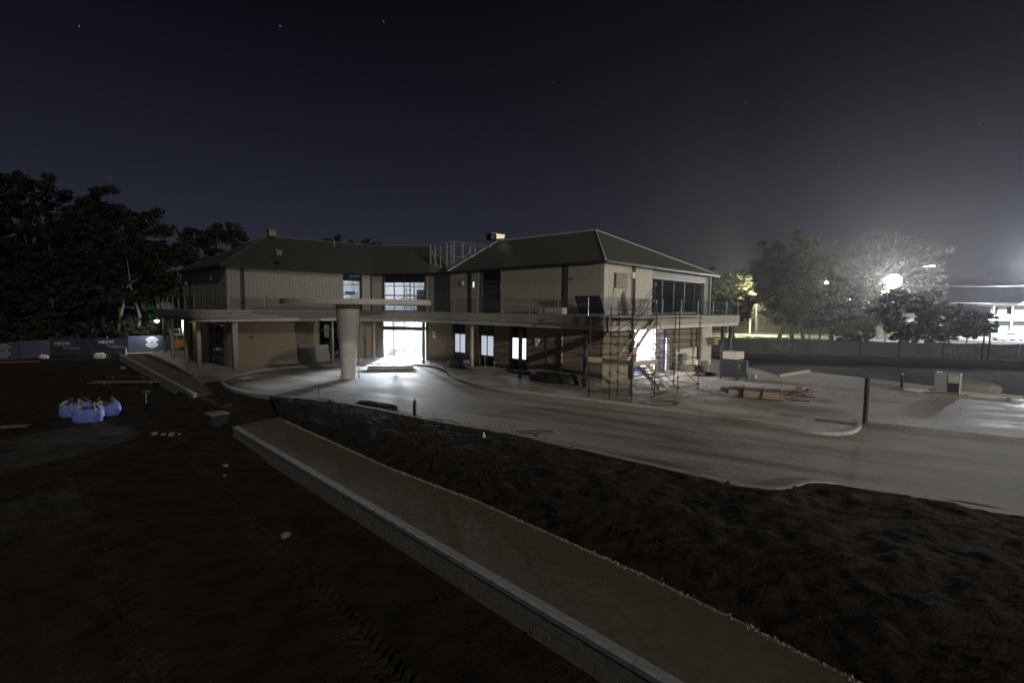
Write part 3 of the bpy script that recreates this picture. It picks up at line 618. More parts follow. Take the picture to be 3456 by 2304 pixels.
# roof vents
def vent(x, y, z_, s, m, lit=False):
    b = MB(); b.box((x, y, z_), (s, s, s * .8), R(40)); vo = b.obj('roof_vent', M['steel'] if not lit else M['dark'], bld); MB().box((x, y, z_ + s * .45), (s * 1.25, s * 1.25, .08), R(40)).obj('vent_cap', M['steel'], vo)
    return vo
vent(-20.9, 42.6, 10.95, .6, 'galv'); vent(-18.1, 37.9, 8.8, .4, 'galv')
lv_ = vent(-2.0, 46.6, 11.4, .75, 'galv', True)
MB().add([(-1.55, 45.8, 11.62), (-.75, 45.95, 11.56), (-.82, 45.9, 11.2), (-1.52, 45.75, 11.14)], [(0, 1, 2, 3)]).obj('glowing_vent_face', emis('vent_face_glow', (1, .86, .58), .85), lv_)  # vent face catching light, its brightness put in as a warm glow
MB().tube([(-16.6, 45.6, 10.2), (-16.6, 45.6, 10.9)], .06, 6).obj('vent_pipe', M['galv'], bld)
# steel frame of the unfinished plant screen
fr = MB(); pf = [(-7.3, 43.4), (-5.9, 44.5), (-3.9, 46.0), (-2.2, 46.6)]
fp = [(-6.6, 44.9, 7.6, 10.3), (-4.5, 44.2, 7.6, 10.5), (-2.9, 46.0, 8.2, 10.4), (-7.42, 44.3, 7.6, 10.35), (-7.05, 44.6, 7.6, 10.3), (-5.9, 44.0, 7.6, 10.6), (-5.55, 44.3, 7.6, 10.5), (-5.2, 43.4, 7.6, 10.5), (-3.9, 45.0, 7.7, 10.45), (-3.5, 45.5, 7.8, 10.4)]
for x, y, a, b in fp: MB().box((x, y, (a + b) / 2), (.13, .13, b - a)).obj('steel_post', M['steel'], bld)
for a, b in [((-7.42, 44.3, 10.35), (-5.5, 43.8, 10.6)), ((-5.5, 43.8, 10.6), (-2.0, 45.6, 10.42)), ((-7.05, 44.6, 8.3), (-5.9, 44.2, 8.3)), ((-5.2, 43.5, 9.2), (-3.7, 44.9, 9.35)), ((-7.42, 44.3, 7.66), (-5.2, 43.4, 7.66)), ((-7.42, 44.3, 10.2), (-6.6, 44.9, 7.8)), ((-5.2, 43.4, 8.0), (-3.9, 45.0, 9.9)), ((-7.05, 44.6, 9.4), (-3.5, 45.5, 9.5)), ((-6.6, 44.9, 10.3), (-3.5, 45.5, 10.4))]:
    MB().tube([a, b], .07, 4).obj('steel_rail', M['steel'], bld)

# ---- balcony slab with stepped edge
edge = smooth_poly([(-34.2, 50.2), (-34.9, 48.2), (-34.3, 46.7), (-30.2, 42.1), (-26.3, 38.0), (-23.6, 35.2), (-22.7, 34.35), (-21.8, 33.95), (-21.0, 34.05), (-20.2, 34.6), (-18.6, 36.1), (-16.9, 37.75), (-15.1, 39.1), (-12.8, 39.65), (-10.1, 38.7), (-8.0, 37.85), (-6.0, 36.55), (-3.2, 34.0), (-.55, 31.65), (2.0, 29.0), (4.0, 26.5), (4.45, 25.75), (4.85, 25.25), (5.4, 25.3), (8.05, 27.95), (12.6, 32.45), (17.1, 37.0), (17.45, 37.7), (17.2, 38.2)], 5)
poly = list(edge) + [at(A, v, 11.8, .2), at(A, v, 16.1, .2), at(A, v, 16.1, 4), at(A, v, 1, 4), at(M2, (0, 1), .3), at(M1, (0, 1), .3), (M2[0], M2[1] + .2), (M1[0], M1[1] + .2), at(B, p, .5, .5), at(B, q, 10.9, -.3)]
poly = list(edge) + [at(A, v, 16.0, -.1), at(A, v, 16.0, .4), at(A, v, .5, .4), (M2[0] + .05, M2[1] + .4), (M1[0] - .05, M1[1] + .4), (B[0] + .05, B[1] + .4), at(B, q, 11.0, -.2)]
def offset(e, k):
    out = []
    for i in range(len(e)):
        a = e[max(i - 1, 0)]; b = e[min(i + 1, len(e) - 1)]; dx, dy = b[0] - a[0], b[1] - a[1]; L_ = math.hypot(dx, dy); out.append((e[i][0] - dy / L_ * k, e[i][1] + dx / L_ * k))
    return out
inn = offset(edge, .12)
MB().prism(poly, 3.80, SLZ1).obj('balcony_slab', M['slabc'], bld)
MB().prism(inn + poly[len(edge):], SLZ0, 3.797).obj('balcony_soffit_band', M['band'], bld)
MB().strip(edge[30:66] , .02, .16, SLZ1 - .01, SLZ1 + .05).obj('balcony_upstand', M['band'], bld)
MB().strip(edge, -.004, .0, 3.82, 4.32).obj('fascia_sheet', M['slabc'], bld)
# balustrade: posts and glass panels
rail = offset(edge, .14); rp = np.array(rail); dist = np.r_[0, np.cumsum(np.hypot(*np.diff(rp, axis=0).T))]
def pt(s): return (float(np.interp(s, dist, rp[:, 0])), float(np.interp(s, dist, rp[:, 1])))
pm = MB().box((0, 0, .5), (.05, .05, 1.0)).mesh('balustrade_post', M['galv']); s = 1.6; npan = 0
while s < dist[-1] - .3:
    a = pt(s); b = pt(min(s + 2.4, dist[-1])); rz = math.atan2(b[1] - a[1], b[0] - a[0])
    link('balustrade_post', pm, bld, (*a, SLZ1), rz)
    d, L_ = unit(a, b); MB().wbox(a, d, .05, L_ - .04, SLZ1 + .08, SLZ1 + 1.0, -.006, .006).obj('glass_panel', M['glass'], bld)
    s += 2.4
# columns under the balcony
for x, y, r, m in [(4.31, 28.4, .13, 'darkw'), (.56, 32.0, .13, 'darkw'), (-2.9, 35.0, .13, 'column'), (-7.3, 40.0, .13, 'steel'), (-20.15, 35.3, .2, 'column'), (-22.8, 35.3, .15, 'column'), (-26.0, 38.7, .14, 'column'), (-29.7, 42.4, .14, 'column'), (-33.8, 47.2, .14, 'column'), (-14.9, 40.3, .08, 'column'), (-13.6, 42.4, .06, 'galv'), (-11.9, 41.8, .09, 'column'), (15.7, 36.2, .13, 'darkw'), (16.45, 36.6, .13, 'darkw')]:
    MB().cyl((x, y), r, .1, SLZ0, 16).obj('column', M[m], bld, smooth=True)
MB().tube([(*at(A, U, 3.1, .09), .5), (*at(A, U, 3.1, .09), 3.5)], .06, 8).obj('downpipe', M['column'], bld)
# small wall fittings
def fit(P, d, a, z0_, sx, sz, sgn, m, name='wall_lamp', dep=.1):
    s = -1 if sgn > 0 else 1; nn = sorted((s * .026, s * (.026 + dep))); return MB().wbox(P, d, a - sx / 2, a + sx / 2, z0_, z0_ + sz, *nn).obj(name, M[m], bld)
fit(A, U, 5.3, 2.35, .35, .3, -1, 'white', 'junction_box'); fit(A, U, 5.42, 2.1, .2, .26, -1, 'white', 'junction_box')
fit(A, U, 17.2, 2.1, .3, .6, -1, 'white', 'junction_box'); fit(A, U, 13.4, 6.55, .28, .28, -1, 'cream', 'camera_mount'); fit(A, U, 2.4, 6.6, .1, .1, -1, 'dark', 'camera_mount')
fit(A, v, 3.15, 6.75, .3, .4, 1, 'cream', 'camera_mount', .25); fit(B, q, 3.3, 6.7, .35, .3, -1, 'cream', 'camera_mount'); fit(B, q, 9.9, 6.5, .2, .3, -1, 'cream', 'camera_mount')
fit(B, p, 1.6, 2.2, .12, .25, 1, 'dark', 'junction_box'); fit(B, p, 11.0, 2.0, .1, .4, 1, 'cream', 'junction_box')
for x, y, col, e, m in [(-27.6, 40.8, (1, .75, .5), 10, 'lampw'), (-22.9, 38.3, (.8, .9, 1), 2, 'lampc')]:
    MB().cyl((x, y), .13 if m == 'lampw' else .04, 3.40, 3.54, 12).obj('ceiling_lamp', M[m], bld); point_light('lamp_light', (x, y, 3.3), e, col, .1, bld)

# ---- entrance canopy: round plate on a tapered concrete column
cn = thing('entrance_canopy', 'round flat concrete canopy carried on one tapered concrete column in the turning circle', 'canopy', (-10.75, 31.7, 0), world=True)
b = MB(); k = 72; ring = [(-10.1 + 4.75 * math.cos(2 * math.pi * i / k), 31.9 + 4.1 * math.sin(2 * math.pi * i / k)) for i in range(k)]
b.prism(ring, 4.86, 5.17); b.obj('canopy_plate', M['band'], cn)
b = MB(); b.tube([(-10.72, 31.7, 0), (-10.72, 31.7, .02), (-10.72, 31.7, 2.2), (-10.72, 31.7, 4.2), (-10.72, 31.7, 4.86)], [.44, .445, .56, .72, .74], 40); b.obj('column', M['cone'], cn, smooth=True)
MB().cyl((-10.72, 31.7), .76, 4.56, 4.855, 32).obj('column_head', M['cone'], cn)
MB().tube([(-10.05, 31.75, .05), (-9.95, 31.8, 4.8)], .04, 6).obj('downpipe', M['galv'], cn)

# ================================================================ TREES
def crown_mesh(name, cx, cy, z0, z1, rx, ry, m, nclump, nleaf, size, seed, hollow=.55, spread=.16, fine=False):
    g = np.random.default_rng(seed); zc = (z0 + z1) / 2; rz_ = (z1 - z0) / 2; cl = []
    while len(cl) < nclump:
        d = g.normal(size=3); d /= np.linalg.norm(d); r = g.uniform(hollow, 1.0) ** .6
        lump = 1 + .22 * math.sin(d[0] * 5 + seed) * math.cos(d[1] * 4 + seed * 2) + .12 * g.normal()
        c = np.array([cx + d[0] * rx * r * lump, cy + d[1] * ry * r * lump, zc + d[2] * rz_ * r * lump])
        if c[2] > z0 * .8: cl.append(c)
    cl = np.array(cl); cr_ = g.uniform(.5, 1.25, nclump) * max(rx, rz_) * spread
    idx = g.integers(0, nclump, nleaf); d = g.normal(size=(nleaf, 3)); d /= np.linalg.norm(d, axis=1)[:, None]
    c = cl[idx] + d * (cr_[idx] * g.uniform(.25, 1.0, nleaf) ** .5)[:, None] * np.array([1, 1, .62])
    a = g.normal(size=(nleaf, 3)); a /= np.linalg.norm(a, axis=1)[:, None]; b = np.cross(a, d + .3 * g.normal(size=(nleaf, 3))); b /= np.linalg.norm(b, axis=1)[:, None] + 1e-9
    s1 = (size * g.uniform(.5, 1.3, nleaf))[:, None]; s2 = s1 * (.25 if fine else .55)
    V = np.stack([c - a * s1, c + b * s2, c + a * s1, c - b * s2], 1).reshape(-1, 3)
    me = bpy.data.meshes.new(name); me.vertices.add(len(V)); me.vertices.foreach_set('co', V.astype(np.float32).ravel())
    me.loops.add(len(V)); me.loops.foreach_set('vertex_index', np.arange(len(V), dtype=np.int32)); me.polygons.add(nleaf)
    me.polygons.foreach_set('loop_start', np.arange(0, len(V), 4, dtype=np.int32)); me.polygons.foreach_set('loop_total', np.full(nleaf, 4, dtype=np.int32)); me.update(); me.validate()
    me.materials.append(m); return me, cl
def tree(x, y, z0, z1, rx, ry, label, leaf='leafd', bark='bark', n_=4500, nc=60, size=.32, seed=1, lean=0, trunks=1, group=None, cat='tree', name='tree', hollow=.5, fine=False, limbs=14, gz=-.3, spread=.16, tr=None):
    t = thing(name, label, cat, (x, y, gz), group=group, world=True); g = np.random.default_rng(seed + 500)
    me, cl = crown_mesh('crown', x, y, z0, z1, rx, ry, M[leaf], int(nc * (1.3 if fine else 2)), int(n_ * 2.4), size * .68, seed, hollow, spread if fine else spread * .85, fine); link('crown', me, t)
    for k in range(trunks):
        bx = x + (k - (trunks - 1) / 2) * 1.6 + g.normal(0, .2); by = y + g.normal(0, .5); r0 = tr or max(.16, (z1 - gz) * .019); top = (x + lean * .5, y, z0 + (z1 - z0) * .45)
        mid = (bx + (top[0] - bx) * .45 + g.normal(0, .25) + lean * .2, by, gz + (top[2] - gz) * .5)
        MB().tube([(bx, by, gz), (bx + .02, by, gz + .5), mid, top], [r0 * 1.35, r0, r0 * .75, r0 * .35], 8).obj('trunk', M[bark], t, smooth=True)
        lb = MB()
        for c in cl[g.permutation(len(cl))[:limbs]]:
            f = g.uniform(.35, .95); s0 = Vector(mid).lerp(Vector(top), f); c = Vector(c); m_ = s0.lerp(c, .5) + Vector((0, 0, .08 * (c - s0).length))
            lb.tube([s0, m_, c], [r0 * .33, r0 * .2, r0 * .07], 5, cap=False)
            for _ in range(3 if fine else 1):
                e = c + Vector(g.normal(size=3)) * rx * .16; lb.tube([m_, e], [r0 * .12, r0 * .04], 4, cap=False)
        lb.obj('limbs', M[bark], t, smooth=True)
    return t
LT = 'dark trees behind the left hoarding'; RT = 'trees along the street side'
tree(-60, 63, 1, 12.5, 7, 4, 'dense dark tree filling the far left under the tallest one', seed=51, n_=8000, nc=110, size=.38)
tree(-58.5, 60, 6, 20.6, 4.6, 4.5, 'tallest dark tree at the far left with a ragged square top', seed=1, n_=7000, nc=90, size=.38)
tree(-64, 58, 3, 17.0, 6, 5, 'dark tree cut by the left edge of the picture', seed=2, n_=6000, nc=80, size=.38)
tree(-51.5, 62, 4.5, 18.4, 6.2, 5, 'broad dark tree with a rounded crown left of the clubhouse', seed=3, n_=9000, nc=110, size=.38)
tree(-47, 58, 3.5, 14.8, 4.8, 4, 'mid height dark tree sloping down toward the clubhouse', seed=4, n_=7000, nc=80, size=.36)
tree(-46, 66, 3.0, 14.2, 4.5, 4, 'dark tree just behind the left end of the roof', seed=5, n_=6000, nc=70, size=.36)
tree(-51.5, 85, 9, 18.4, 6.5, 5, 'umbrella shaped dark tree with pale limbs rising over the roof hip', seed=6, n_=5500, nc=60, size=.42, bark='barkp', spread=.2)
tree(-33.5, 95, 8, 18.3, 5.2, 5, 'round dark tree top showing above the long left roof ridge', seed=7, n_=5500, nc=60, size=.45)
tree(-28.5, 96, 8, 17.6, 3.6, 4, 'lower dark tree top right of the round one above the roof', seed=8, n_=3500, nc=40, size=.45)
tree(-52, 55, 2.5, 9.5, 5, 3, 'dark leafy tree behind the logo on the hoarding', seed=9, n_=6000, nc=70, size=.3)
tree(-42.2, 53, 4.6, 10.5, 4.5, 3, 'pale trunked tree leaning behind the second pair of words', seed=10, n_=5000, nc=70, size=.3, bark='barkp', lean=1.2, trunks=2, tr=.2, limbs=5)
tree(-37, 56, 1.2, 7.0, 4.0, 2.6, 'green shrubby tree lit by the lamps beside the balcony end', leaf='leafg', seed=11, n_=7500, nc=80, size=.26)
tree(-31.5, 57, .8, 5.5, 3.5, 2.4, 'small green tree behind the left balcony columns', leaf='leafg', seed=12, n_=5000, nc=60, size=.24)
for i, (x, y, z1) in enumerate([(-60, 50, 4), (-55, 49.5, 3.4), (-49.5, 49.5, 3.6), (-45.5, 50, 3.2), (-40.5, 51, 3.3)]):
    tree(x, y, -.2, z1, 3.0, 1.8, ['low dark shrub behind the hoarding at the left picture edge', 'low dark shrub behind the round badge of the far left hoarding', 'low dark shrub behind the first HIGW on the hoarding', 'low dark shrub behind the gap between the two HIGW prints', 'low dark shrub behind the round badge near the balcony'][i], seed=20 + i, n_=2600, nc=40, size=.22, name='shrub', cat='shrub', limbs=5)
tree(44, 76, 3.3, 15.9, 6.3, 5.5, 'large dense tree with three trunks between the clubhouse and the street lamp', leaf='leafo', seed=31, n_=26000, nc=220, size=.34, trunks=3, gz=0, hollow=.15)
tree(36.5, 80, 2.4, 8.2, 3.2, 3, 'dark lower tree tucked under the left side of the large dense tree', leaf='leafd', seed=32, n_=6000, nc=60, size=.3, gz=0)
tree(42.5, 96, 3, 12.3, 5.5, 4, 'dark tree rising behind the right end of the balcony', leaf='leafd', seed=33, n_=6500, nc=70, size=.4, gz=0)
tree(51, 103, 5, 14.0, 5.5, 4, 'dark tree top behind the large dense tree', leaf='leafd', seed=34, n_=6000, nc=60, size=.4, gz=0)
tree(46.4, 95.2, 2.2, 10.6, 3.6, 1.9, 'feathery tree lit yellow by a hidden lamp', leaf='leafy', bark='barkp', seed=35, n_=4500, nc=60, size=.34, fine=True, limbs=26, gz=0)
tree(68.5, 92, 6.5, 19.6, 9.2, 7, 'huge feathery spreading tree behind the blazing street lamp', leaf='leafy', bark='bark', seed=36, n_=8500, nc=150, size=.36, fine=True, limbs=60, gz=0, hollow=.62, spread=.12)
tree(52.8, 74, 1.5, 10.2, 4.2, 3.6, 'rounded olive tree between the dense tree and the street lamp', leaf='leafo', seed=37, n_=8500, nc=90, size=.28, gz=0)
tree(45.2, 63.5, .1, 3.9, 2.2, 1.8, 'bright leafed bush at the foot of the olive tree', leaf='leafg', seed=38, n_=4500, nc=45, size=.2, name='shrub', cat='shrub', gz=0, limbs=6)
tree(42.4, 62.8, .1, 2.7, 1.8, 1.5, 'low pale green bush left of the bright bush', leaf='leafo', seed=39, n_=3200, nc=35, size=.2, name='shrub', cat='shrub', gz=0, limbs=6)
tree(49.5, 61.2, 1.0, 7.3, 3.6, 2.8, 'dark tree standing in front of the street lamp', leaf='leafd', seed=40, n_=8500, nc=90, size=.25, gz=0)
tree(53.5, 60.2, 1.3, 5.8, 3.4, 2.4, 'spreading dark tree with a forked low trunk by the bright street', leaf='leafd', seed=41, n_=8000, nc=90, size=.22, gz=0, trunks=2, tr=.12)
tree(57.6, 61, 1.5, 5.0, 2.4, 2.0, 'small dark tree reaching out over the bright street', leaf='leafd', seed=42, n_=4500, nc=55, size=.2, gz=0, tr=.09)
tree(79, 104, 3, 12.0, 7, 4, 'dark tree beyond the street left of the white house', leaf='leafd', seed=43, n_=6500, nc=70, size=.4, gz=0)
tree(72, 96, 1.5, 6.5, 4, 3, 'bushy tree across the street behind the white van', leaf='leafo', seed=44, n_=4500, nc=50, size=.35, gz=0)
tree(93, 112, 5, 12.5, 7, 4, 'far dark tree behind the white house', leaf='leafd', seed=45, n_=5000, nc=60, size=.45, gz=0)
for i in range(9):
    tree(20 + i * 8.5, 126 + 3 * math.sin(i * 2.1), 1, 9 + 2.5 * math.sin(i * 1.7), 6.5, 4, 'far dark tree in the continuous row beyond the street', leaf='leafd', seed=60 + i, n_=2200, nc=35, size=.6, gz=0, group='far row of dark trees', limbs=4)

# ================================================================ STREET LAMPS
def street_lamp(x, y, h, label, arm=(0, 0), e=0, col=(1, .97, .92), m='lamp', head=.6, aim=None, r=.25, face=None, cone=None, gh=.5, pm_='galv', omni=0):
    t = thing('street_lamp', label, 'street lamp', (x, y, 0), world=True)
    b = MB(); b.tube([(x, y, 0), (x, y, h * .55), (x, y, h - .8 - .9 * (abs(arm[0]) > 2)), (x + arm[0] * .25, y + arm[1] * .25, h - .15 - .55 * (abs(arm[0]) > 2)), (x + arm[0] * .6, y + arm[1] * .6, h - .02 - .14 * (abs(arm[0]) > 2)), (x + arm[0], y + arm[1], h)], [.11, .09, .07, .055, .05, .045], 8); b.obj('pole', M[pm_], t, smooth=True)
    hx, hy = x + arm[0] * 1.08, y + arm[1] * 1.08; a = math.atan2(arm[1], arm[0])
    MB().box((hx, hy, h + .06), (head, .28, .12), a).obj('lamp_head', M['steel'], t)
    if face:
        fx, fy = math.cos(face), math.sin(face); MB().tube([(hx, hy, h - .05), (hx + fx * .1, hy + fy * .1, h - .07)], [gh / 2, gh / 2 * .96], 20).obj('lamp_glass', M[m], t)
    else: MB().box((hx, hy, h - .03), (head * .8, .22, .05), a).obj('lamp_glass', M[m], t)
    if e: point_light('lamp_light', (hx, hy, h - .35), e, col, r, t, cone, aim)
    if omni: point_light('lamp_light', (hx - .5, hy - .7, h - .1), omni, col, .3, t)
    return t
lampb = emis('lamp_blazing', (.98, .98, 1), 70)
M['lampb'] = lampb
street_lamp(57.2, 74.4, 9.4, 'blazing white street floodlight above the dark trees', (.4, -.3), 85000, (1.0, .96, .9), 'lampb', 2.1, face=R(-127), r=.4, cone=112, aim=(25, 30, 0), gh=2.1, omni=16000)
street_lamp(53.6, 67.2, 11.0, 'tall curved arm street lamp right of the blazing floodlight', (3.0, -.7), 500, (1, 1, 1), 'lamp', .7)
street_lamp(79.5, 72, 12.4, 'strong street lamp out on the road corner at the right edge', (-.9, .5), 190000, (.86, .92, 1.0), 'lampb', 1.2, r=.4, cone=118, aim=(91, 92, 0), omni=30000)
street_lamp(44.5, 70.2, 8.9, 'small white lamp shining in front of the large dense tree', (.3, -.4), 60, (1, .98, .9), 'lampb', .42, face=R(-120), pm_='dark', gh=.36)
street_lamp(57.5, 84, 7.0, 'small lamp glinting beside the rounded olive tree', (.4, -.3), 2200, (1, .95, .8), 'lampb', .6, face=R(-120), pm_='dark')
street_lamp(46.6, 93, 7.9, 'hidden lamp glowing through the yellow lit tree', (-.4, -.4), 70000, (1, .88, .50), 'lamp', 1.0, (43, 86, 0), face=R(-120), cone=76, omni=20000)
street_lamp(59.5, 79, 8.1, 'second smaller floodlight just below the blazing one', (.3, -.3), 0, (1, 1, 1), 'lamp', .7, face=R(-127))
for x, y, z_, e, sz, aim in [(-34.75, 47.5, 3.12, 1000, .16, (-40.5, 50, .6)), (-33.2, 49.3, 3.05, 500, .07, (-35, 56, 1.5))]:
    MB().tube([(x, y, z_ + .1), (x, y, 3.56)], .02, 6).obj('lamp_stem', M['steel'], bld); MB().tube([(x, y, z_ - sz / 2), (x, y, z_ + sz / 2)], sz, 10).obj('soffit_lamp', M['lampc'], bld); point_light('lamp_light', (x - .22, y + .12, z_), e, (.92, .95, 1), .1, bld, 120, aim)
def flood_mast(x, y, h, aim, e, cone, label):
    t = thing('flood_mast', label, 'floodlight', (x, y, -.4), world=True); MB().tube([(x, y, -.4), (x, y, h)], [.09, .06], 10).obj('mast', M['galv'], t); MB().box((x, y, h + .1), (1.0, .3, .5), math.atan2(aim[1] - y, aim[0] - x) + math.pi / 2).obj('lamp_head', M['steel'], t)
    dv = (Vector(aim) - Vector((x, y, h))).normalized() * .3; MB().box((x + dv.x, y + dv.y, h + .1), (.9, .04, .4), math.atan2(aim[1] - y, aim[0] - x) + math.pi / 2).obj('lamp_glass', M['lamp'], t)
    point_light('lamp_light', (x + dv.x * 1.4, y + dv.y * 1.4, h + .1), e, (1, .94, .82), .3, t, cone, aim)
flood_mast(46, -42, 12.0, (23, 38, 4), 175000, 57, 'site floodlight on a mast right of the camera, aimed at the clubhouse')
# dark steel light pole base in the car park
t = thing('steel_post', 'bare dark steel post standing at the end of the curved kerb', 'post', (14.75, 20.0, 0)); MB().box((0, 0, 1.0), (.13, .13, 1.98), R(20)).obj('post', M['dark'], t); MB().box((0, 0, .02), (.3, .3, .03), R(20)).obj('base_plate', M['steel'], t)
# overhead cables
t = thing('overhead_cable', 'pair of sagging overhead cables crossing in front of the white house', 'cable', (55, 66, 0), world=True)
for z0_, z1_ in [(8.3, 10.5), (6.2, 7.5)]:
    MB().tube([(52 + i * 8, 66 + i * 1.6, z0_ + (z1_ - z0_) * (i / 6) - .7 * math.sin(math.pi * i / 6)) for i in range(7)], .03, 5).obj('cable', M['wire'], t)

# ================================================================ HOARDINGS
def text(body, P, d, k, z, size, m, parent, sx=1.0, flip=False, bold=.0, off=.02):
    c = bpy.data.curves.new('lettering', 'FONT'); c.body = body; c.size = size; c.extrude = .004; c.offset = bold; c.materials.append(M[m]); c.align_x = 'CENTER'
    tmp = bpy.data.objects.new('tmp', c); C.objects.link(tmp); bpy.context.view_layer.update(); me = bpy.data.meshes.new_from_object(tmp); bpy.data.objects.remove(tmp)
    o_ = bpy.data.objects.new('lettering', me); C.objects.link(o_); o_.parent = parent
    if parent.get('at'): o_.matrix_parent_inverse = Matrix.Translation(-Vector(parent.location))
    x, y = at(P, d, k, -off); o_.location = (x, y, z); o_.rotation_euler = (R(90), 0, math.atan2(d[1], d[0]) + (math.pi if flip else 0)); o_.scale.x = sx
    return o_
def emblem(P, d, k, z, r, m, parent, off=.02):
    """round badge: two broken rings with a burst of rays inside"""
    b = MB()
    def q_(a, rr_): x, y = at(P, d, k + math.cos(a) * rr_, -off); return (x, y, z + math.sin(a) * rr_)
    for a0, a1 in [(R(20), R(160)), (R(200), R(340))]:
        nseg = 9
        for i in range(nseg):
            s0 = a0 + (a1 - a0) * i / nseg; s1 = s0 + (a1 - a0) / nseg * .72; b.add([q_(s0, r), q_(s1, r), q_(s1, r * .78), q_(s0, r * .78)], [(0, 1, 2, 3)])
    for i in range(18):
        a = i * 2 * math.pi / 18; b.add([q_(a - .09, r * .66), q_(a + .09, r * .66), q_(a + .02, r * .12), q_(a - .02, r * .12)], [(0, 1, 2, 3)])
    return b.obj('emblem', M[m], parent)
def hoarding(name, P, Q, h, z0, m, label, cat='hoarding', step=2.4, sag=.03, rail='galv', over=.12):
    d, L_ = unit(P, Q); d = (d[0], d[1]); t = thing(name, label, cat, (P[0], P[1], z0), world=True); k = 0
    while k < L_ + .1:
        x, y = at(P, d, min(k, L_), .04); MB().cyl((x, y), .03, z0 - .3, z0 + h + over, 8).obj('post', M[rail], t); k += step
    nseg = max(1, round(L_ / step)); w_ = L_ / nseg
    for i in range(nseg):
        X = np.linspace(i * w_ + .01, (i + 1) * w_ - .01, 14); Zs = np.linspace(0, 1, 7); vs = []
        for zz in Zs:
            for x_ in X:
                f = (x_ - i * w_) / w_; xo, yo = at(P, d, x_, .02 * math.sin(f * 9 + i) * (1 - abs(2 * zz - 1)) * .6); vs.append((xo, yo, z0 + h * zz - sag * math.sin(math.pi * f) * (zz > .5)))
        MB().add(vs, [(a * 14 + b, a * 14 + b + 1, (a + 1) * 14 + b + 1, (a + 1) * 14 + b) for a in range(6) for b in range(13)]).obj('banner_panel', M[m], t, smooth=True)
    return t, d, L_
H0 = (-47.5, 35); H1 = (-44.1, 46.2); H2 = (-37.6, 47.5); H3 = (-30, 52.6)
t, d, L_ = hoarding('site_hoarding', H0, H1, 1.65, -.35, 'navy', 'navy hoarding with a round badge at the far left of the site'); emblem(H0, d, 8.2, .52, .62, 'printd', t); text('Projects', H0, d, 4.2, .1, .36, 'printd', t, 1.1)
t, d, L_ = hoarding('site_hoarding', H1, H2, 1.65, -.2, 'navy', 'navy hoarding printed with HIGW Projects twice'); 
for k, dz in [(1.05, 0), (4.75, .22)]:
    text('HIGW', H1, d, k, .80 + dz * .6, .42, 'print_', t, 1.15); text('Projects', H1, d, k + .75, .38 + dz * .6, .36, 'printd', t, 1.15); MB().wbox(H1, d, k - 1.0, k + .9, .70 + dz * .6, .715 + dz * .6, -.03, -.015).obj('rule_line', M['printd'], t)
t, d, L_ = hoarding('site_hoarding', H2, H3, 1.7, -.05, 'navy', 'navy hoarding with a round badge and the word PRIME behind the balcony columns'); emblem(H2, d, 1.85, .98, .55, 'print_', t)
text('PRIME', H2, d, 5.9, .80, .80, 'print_', t, 1.25, bold=.02)
MB().wbox(H2, d, -.3, 6.5, -.1, .02, -.25, -.15).obj('timber_rail', M['ply'], t)
t = thing('white_marker', 'small white marker post where two hoardings meet', 'marker post', (-37.4, 46.9, -.1)); MB().box((0, 0, .3), (.12, .12, .75)).obj('post', M['cream'], t); MB().box((0, 0, .69), (.14, .14, .03)).obj('cap', M['cream'], t)
F0 = (14.0, 56.1); F1 = (64, 45.5)
t, d, L_ = hoarding('mesh_fence', F0, F1, 1.65, .02, 'mesh', 'grey shade cloth fence with reversed PRIME lettering along the street side', 'fence', 3.5, .12, 'steel', .05)
for px_k, sx in [(15.7, .9), (31.8, 1.15), (37.2, 1.15)]:
    text('PRIME', F0, d, px_k, .42, 1.15, 'meshp', t, sx, flip=True, bold=.03, off=.05)
for k in (19.8, 27.9): emblem(F0, d, k, .85, .6, 'meshp', t, off=.05)
for k, h in [(16.8, 2.3), (30.9, 2.5), (34.3, 2.75), (34.8, 2.75), (18.4, 2.3), (23.4, 2.2), (27.0, 2.0)]:
    x, y = at(F0, d, k, -.1); MB().box((x, y, h / 2), (.09, .09, h)).obj('post', M['dark'], t)

MB().strip([F0, F1], -.12, .35, -.6, -.01).obj('embankment', M['ground'], kind='structure')

# ================================================================ HOUSE, VAN AND CAR ACROSS THE STREET
hs_ = thing('white_house', 'white two storey house with gabled roof and front balcony across the street', 'house', (98, 97, 0), world=True)
MB().prism([(94.2, 96), (112, 94), (126, 107), (107.5, 109.5)], .2, 6.3).obj('wall', M['render'], hs_)
MB().add([(98.6, 95.2, 6.3), (113, 93.6, 6.3), (106, 94.3, 11.2), (112, 108, 6.3), (127, 107, 6.3), (120, 107.5, 11.2)], [(0, 1, 2), (3, 5, 4)]).obj('gable', M['render'], hs_)
ro = MB(); ro.add([(98.4, 95.0, 6.35), (106, 94.1, 11.35), (120.5, 108.5, 11.35), (112.6, 109, 6.35)], [(0, 1, 2, 3)]); ro.add([(106, 94.1, 11.35), (114, 93.2, 6.2), (128, 107.5, 6.2), (120.5, 108.5, 11.35)], [(0, 1, 2, 3)]); ro.obj('roof', M['tile'], hs_)
MB().prism([(92.5, 93.6), (99, 92.9), (99, 95.4), (92.8, 96.1)], 3.25, 3.5).obj('balcony', M['render'], hs_)
MB().prism([(92.3, 93.2), (100, 92.4), (100, 96), (92.4, 96.6)], 6.1, 6.3).obj('porch_roof', M['tile'], hs_)
for x, y in [(92.7, 93.8), (95.9, 93.4), (98.8, 93.2)]: MB().box((x, y, 3.2), (.18, .18, 6.0)).obj('porch_post', M['render'], hs_)
b = MB(); b.box((95.8, 93.4, 4.0), (6.2, .06, .9), R(-6)); b.obj('balustrade', M['render'], hs_)
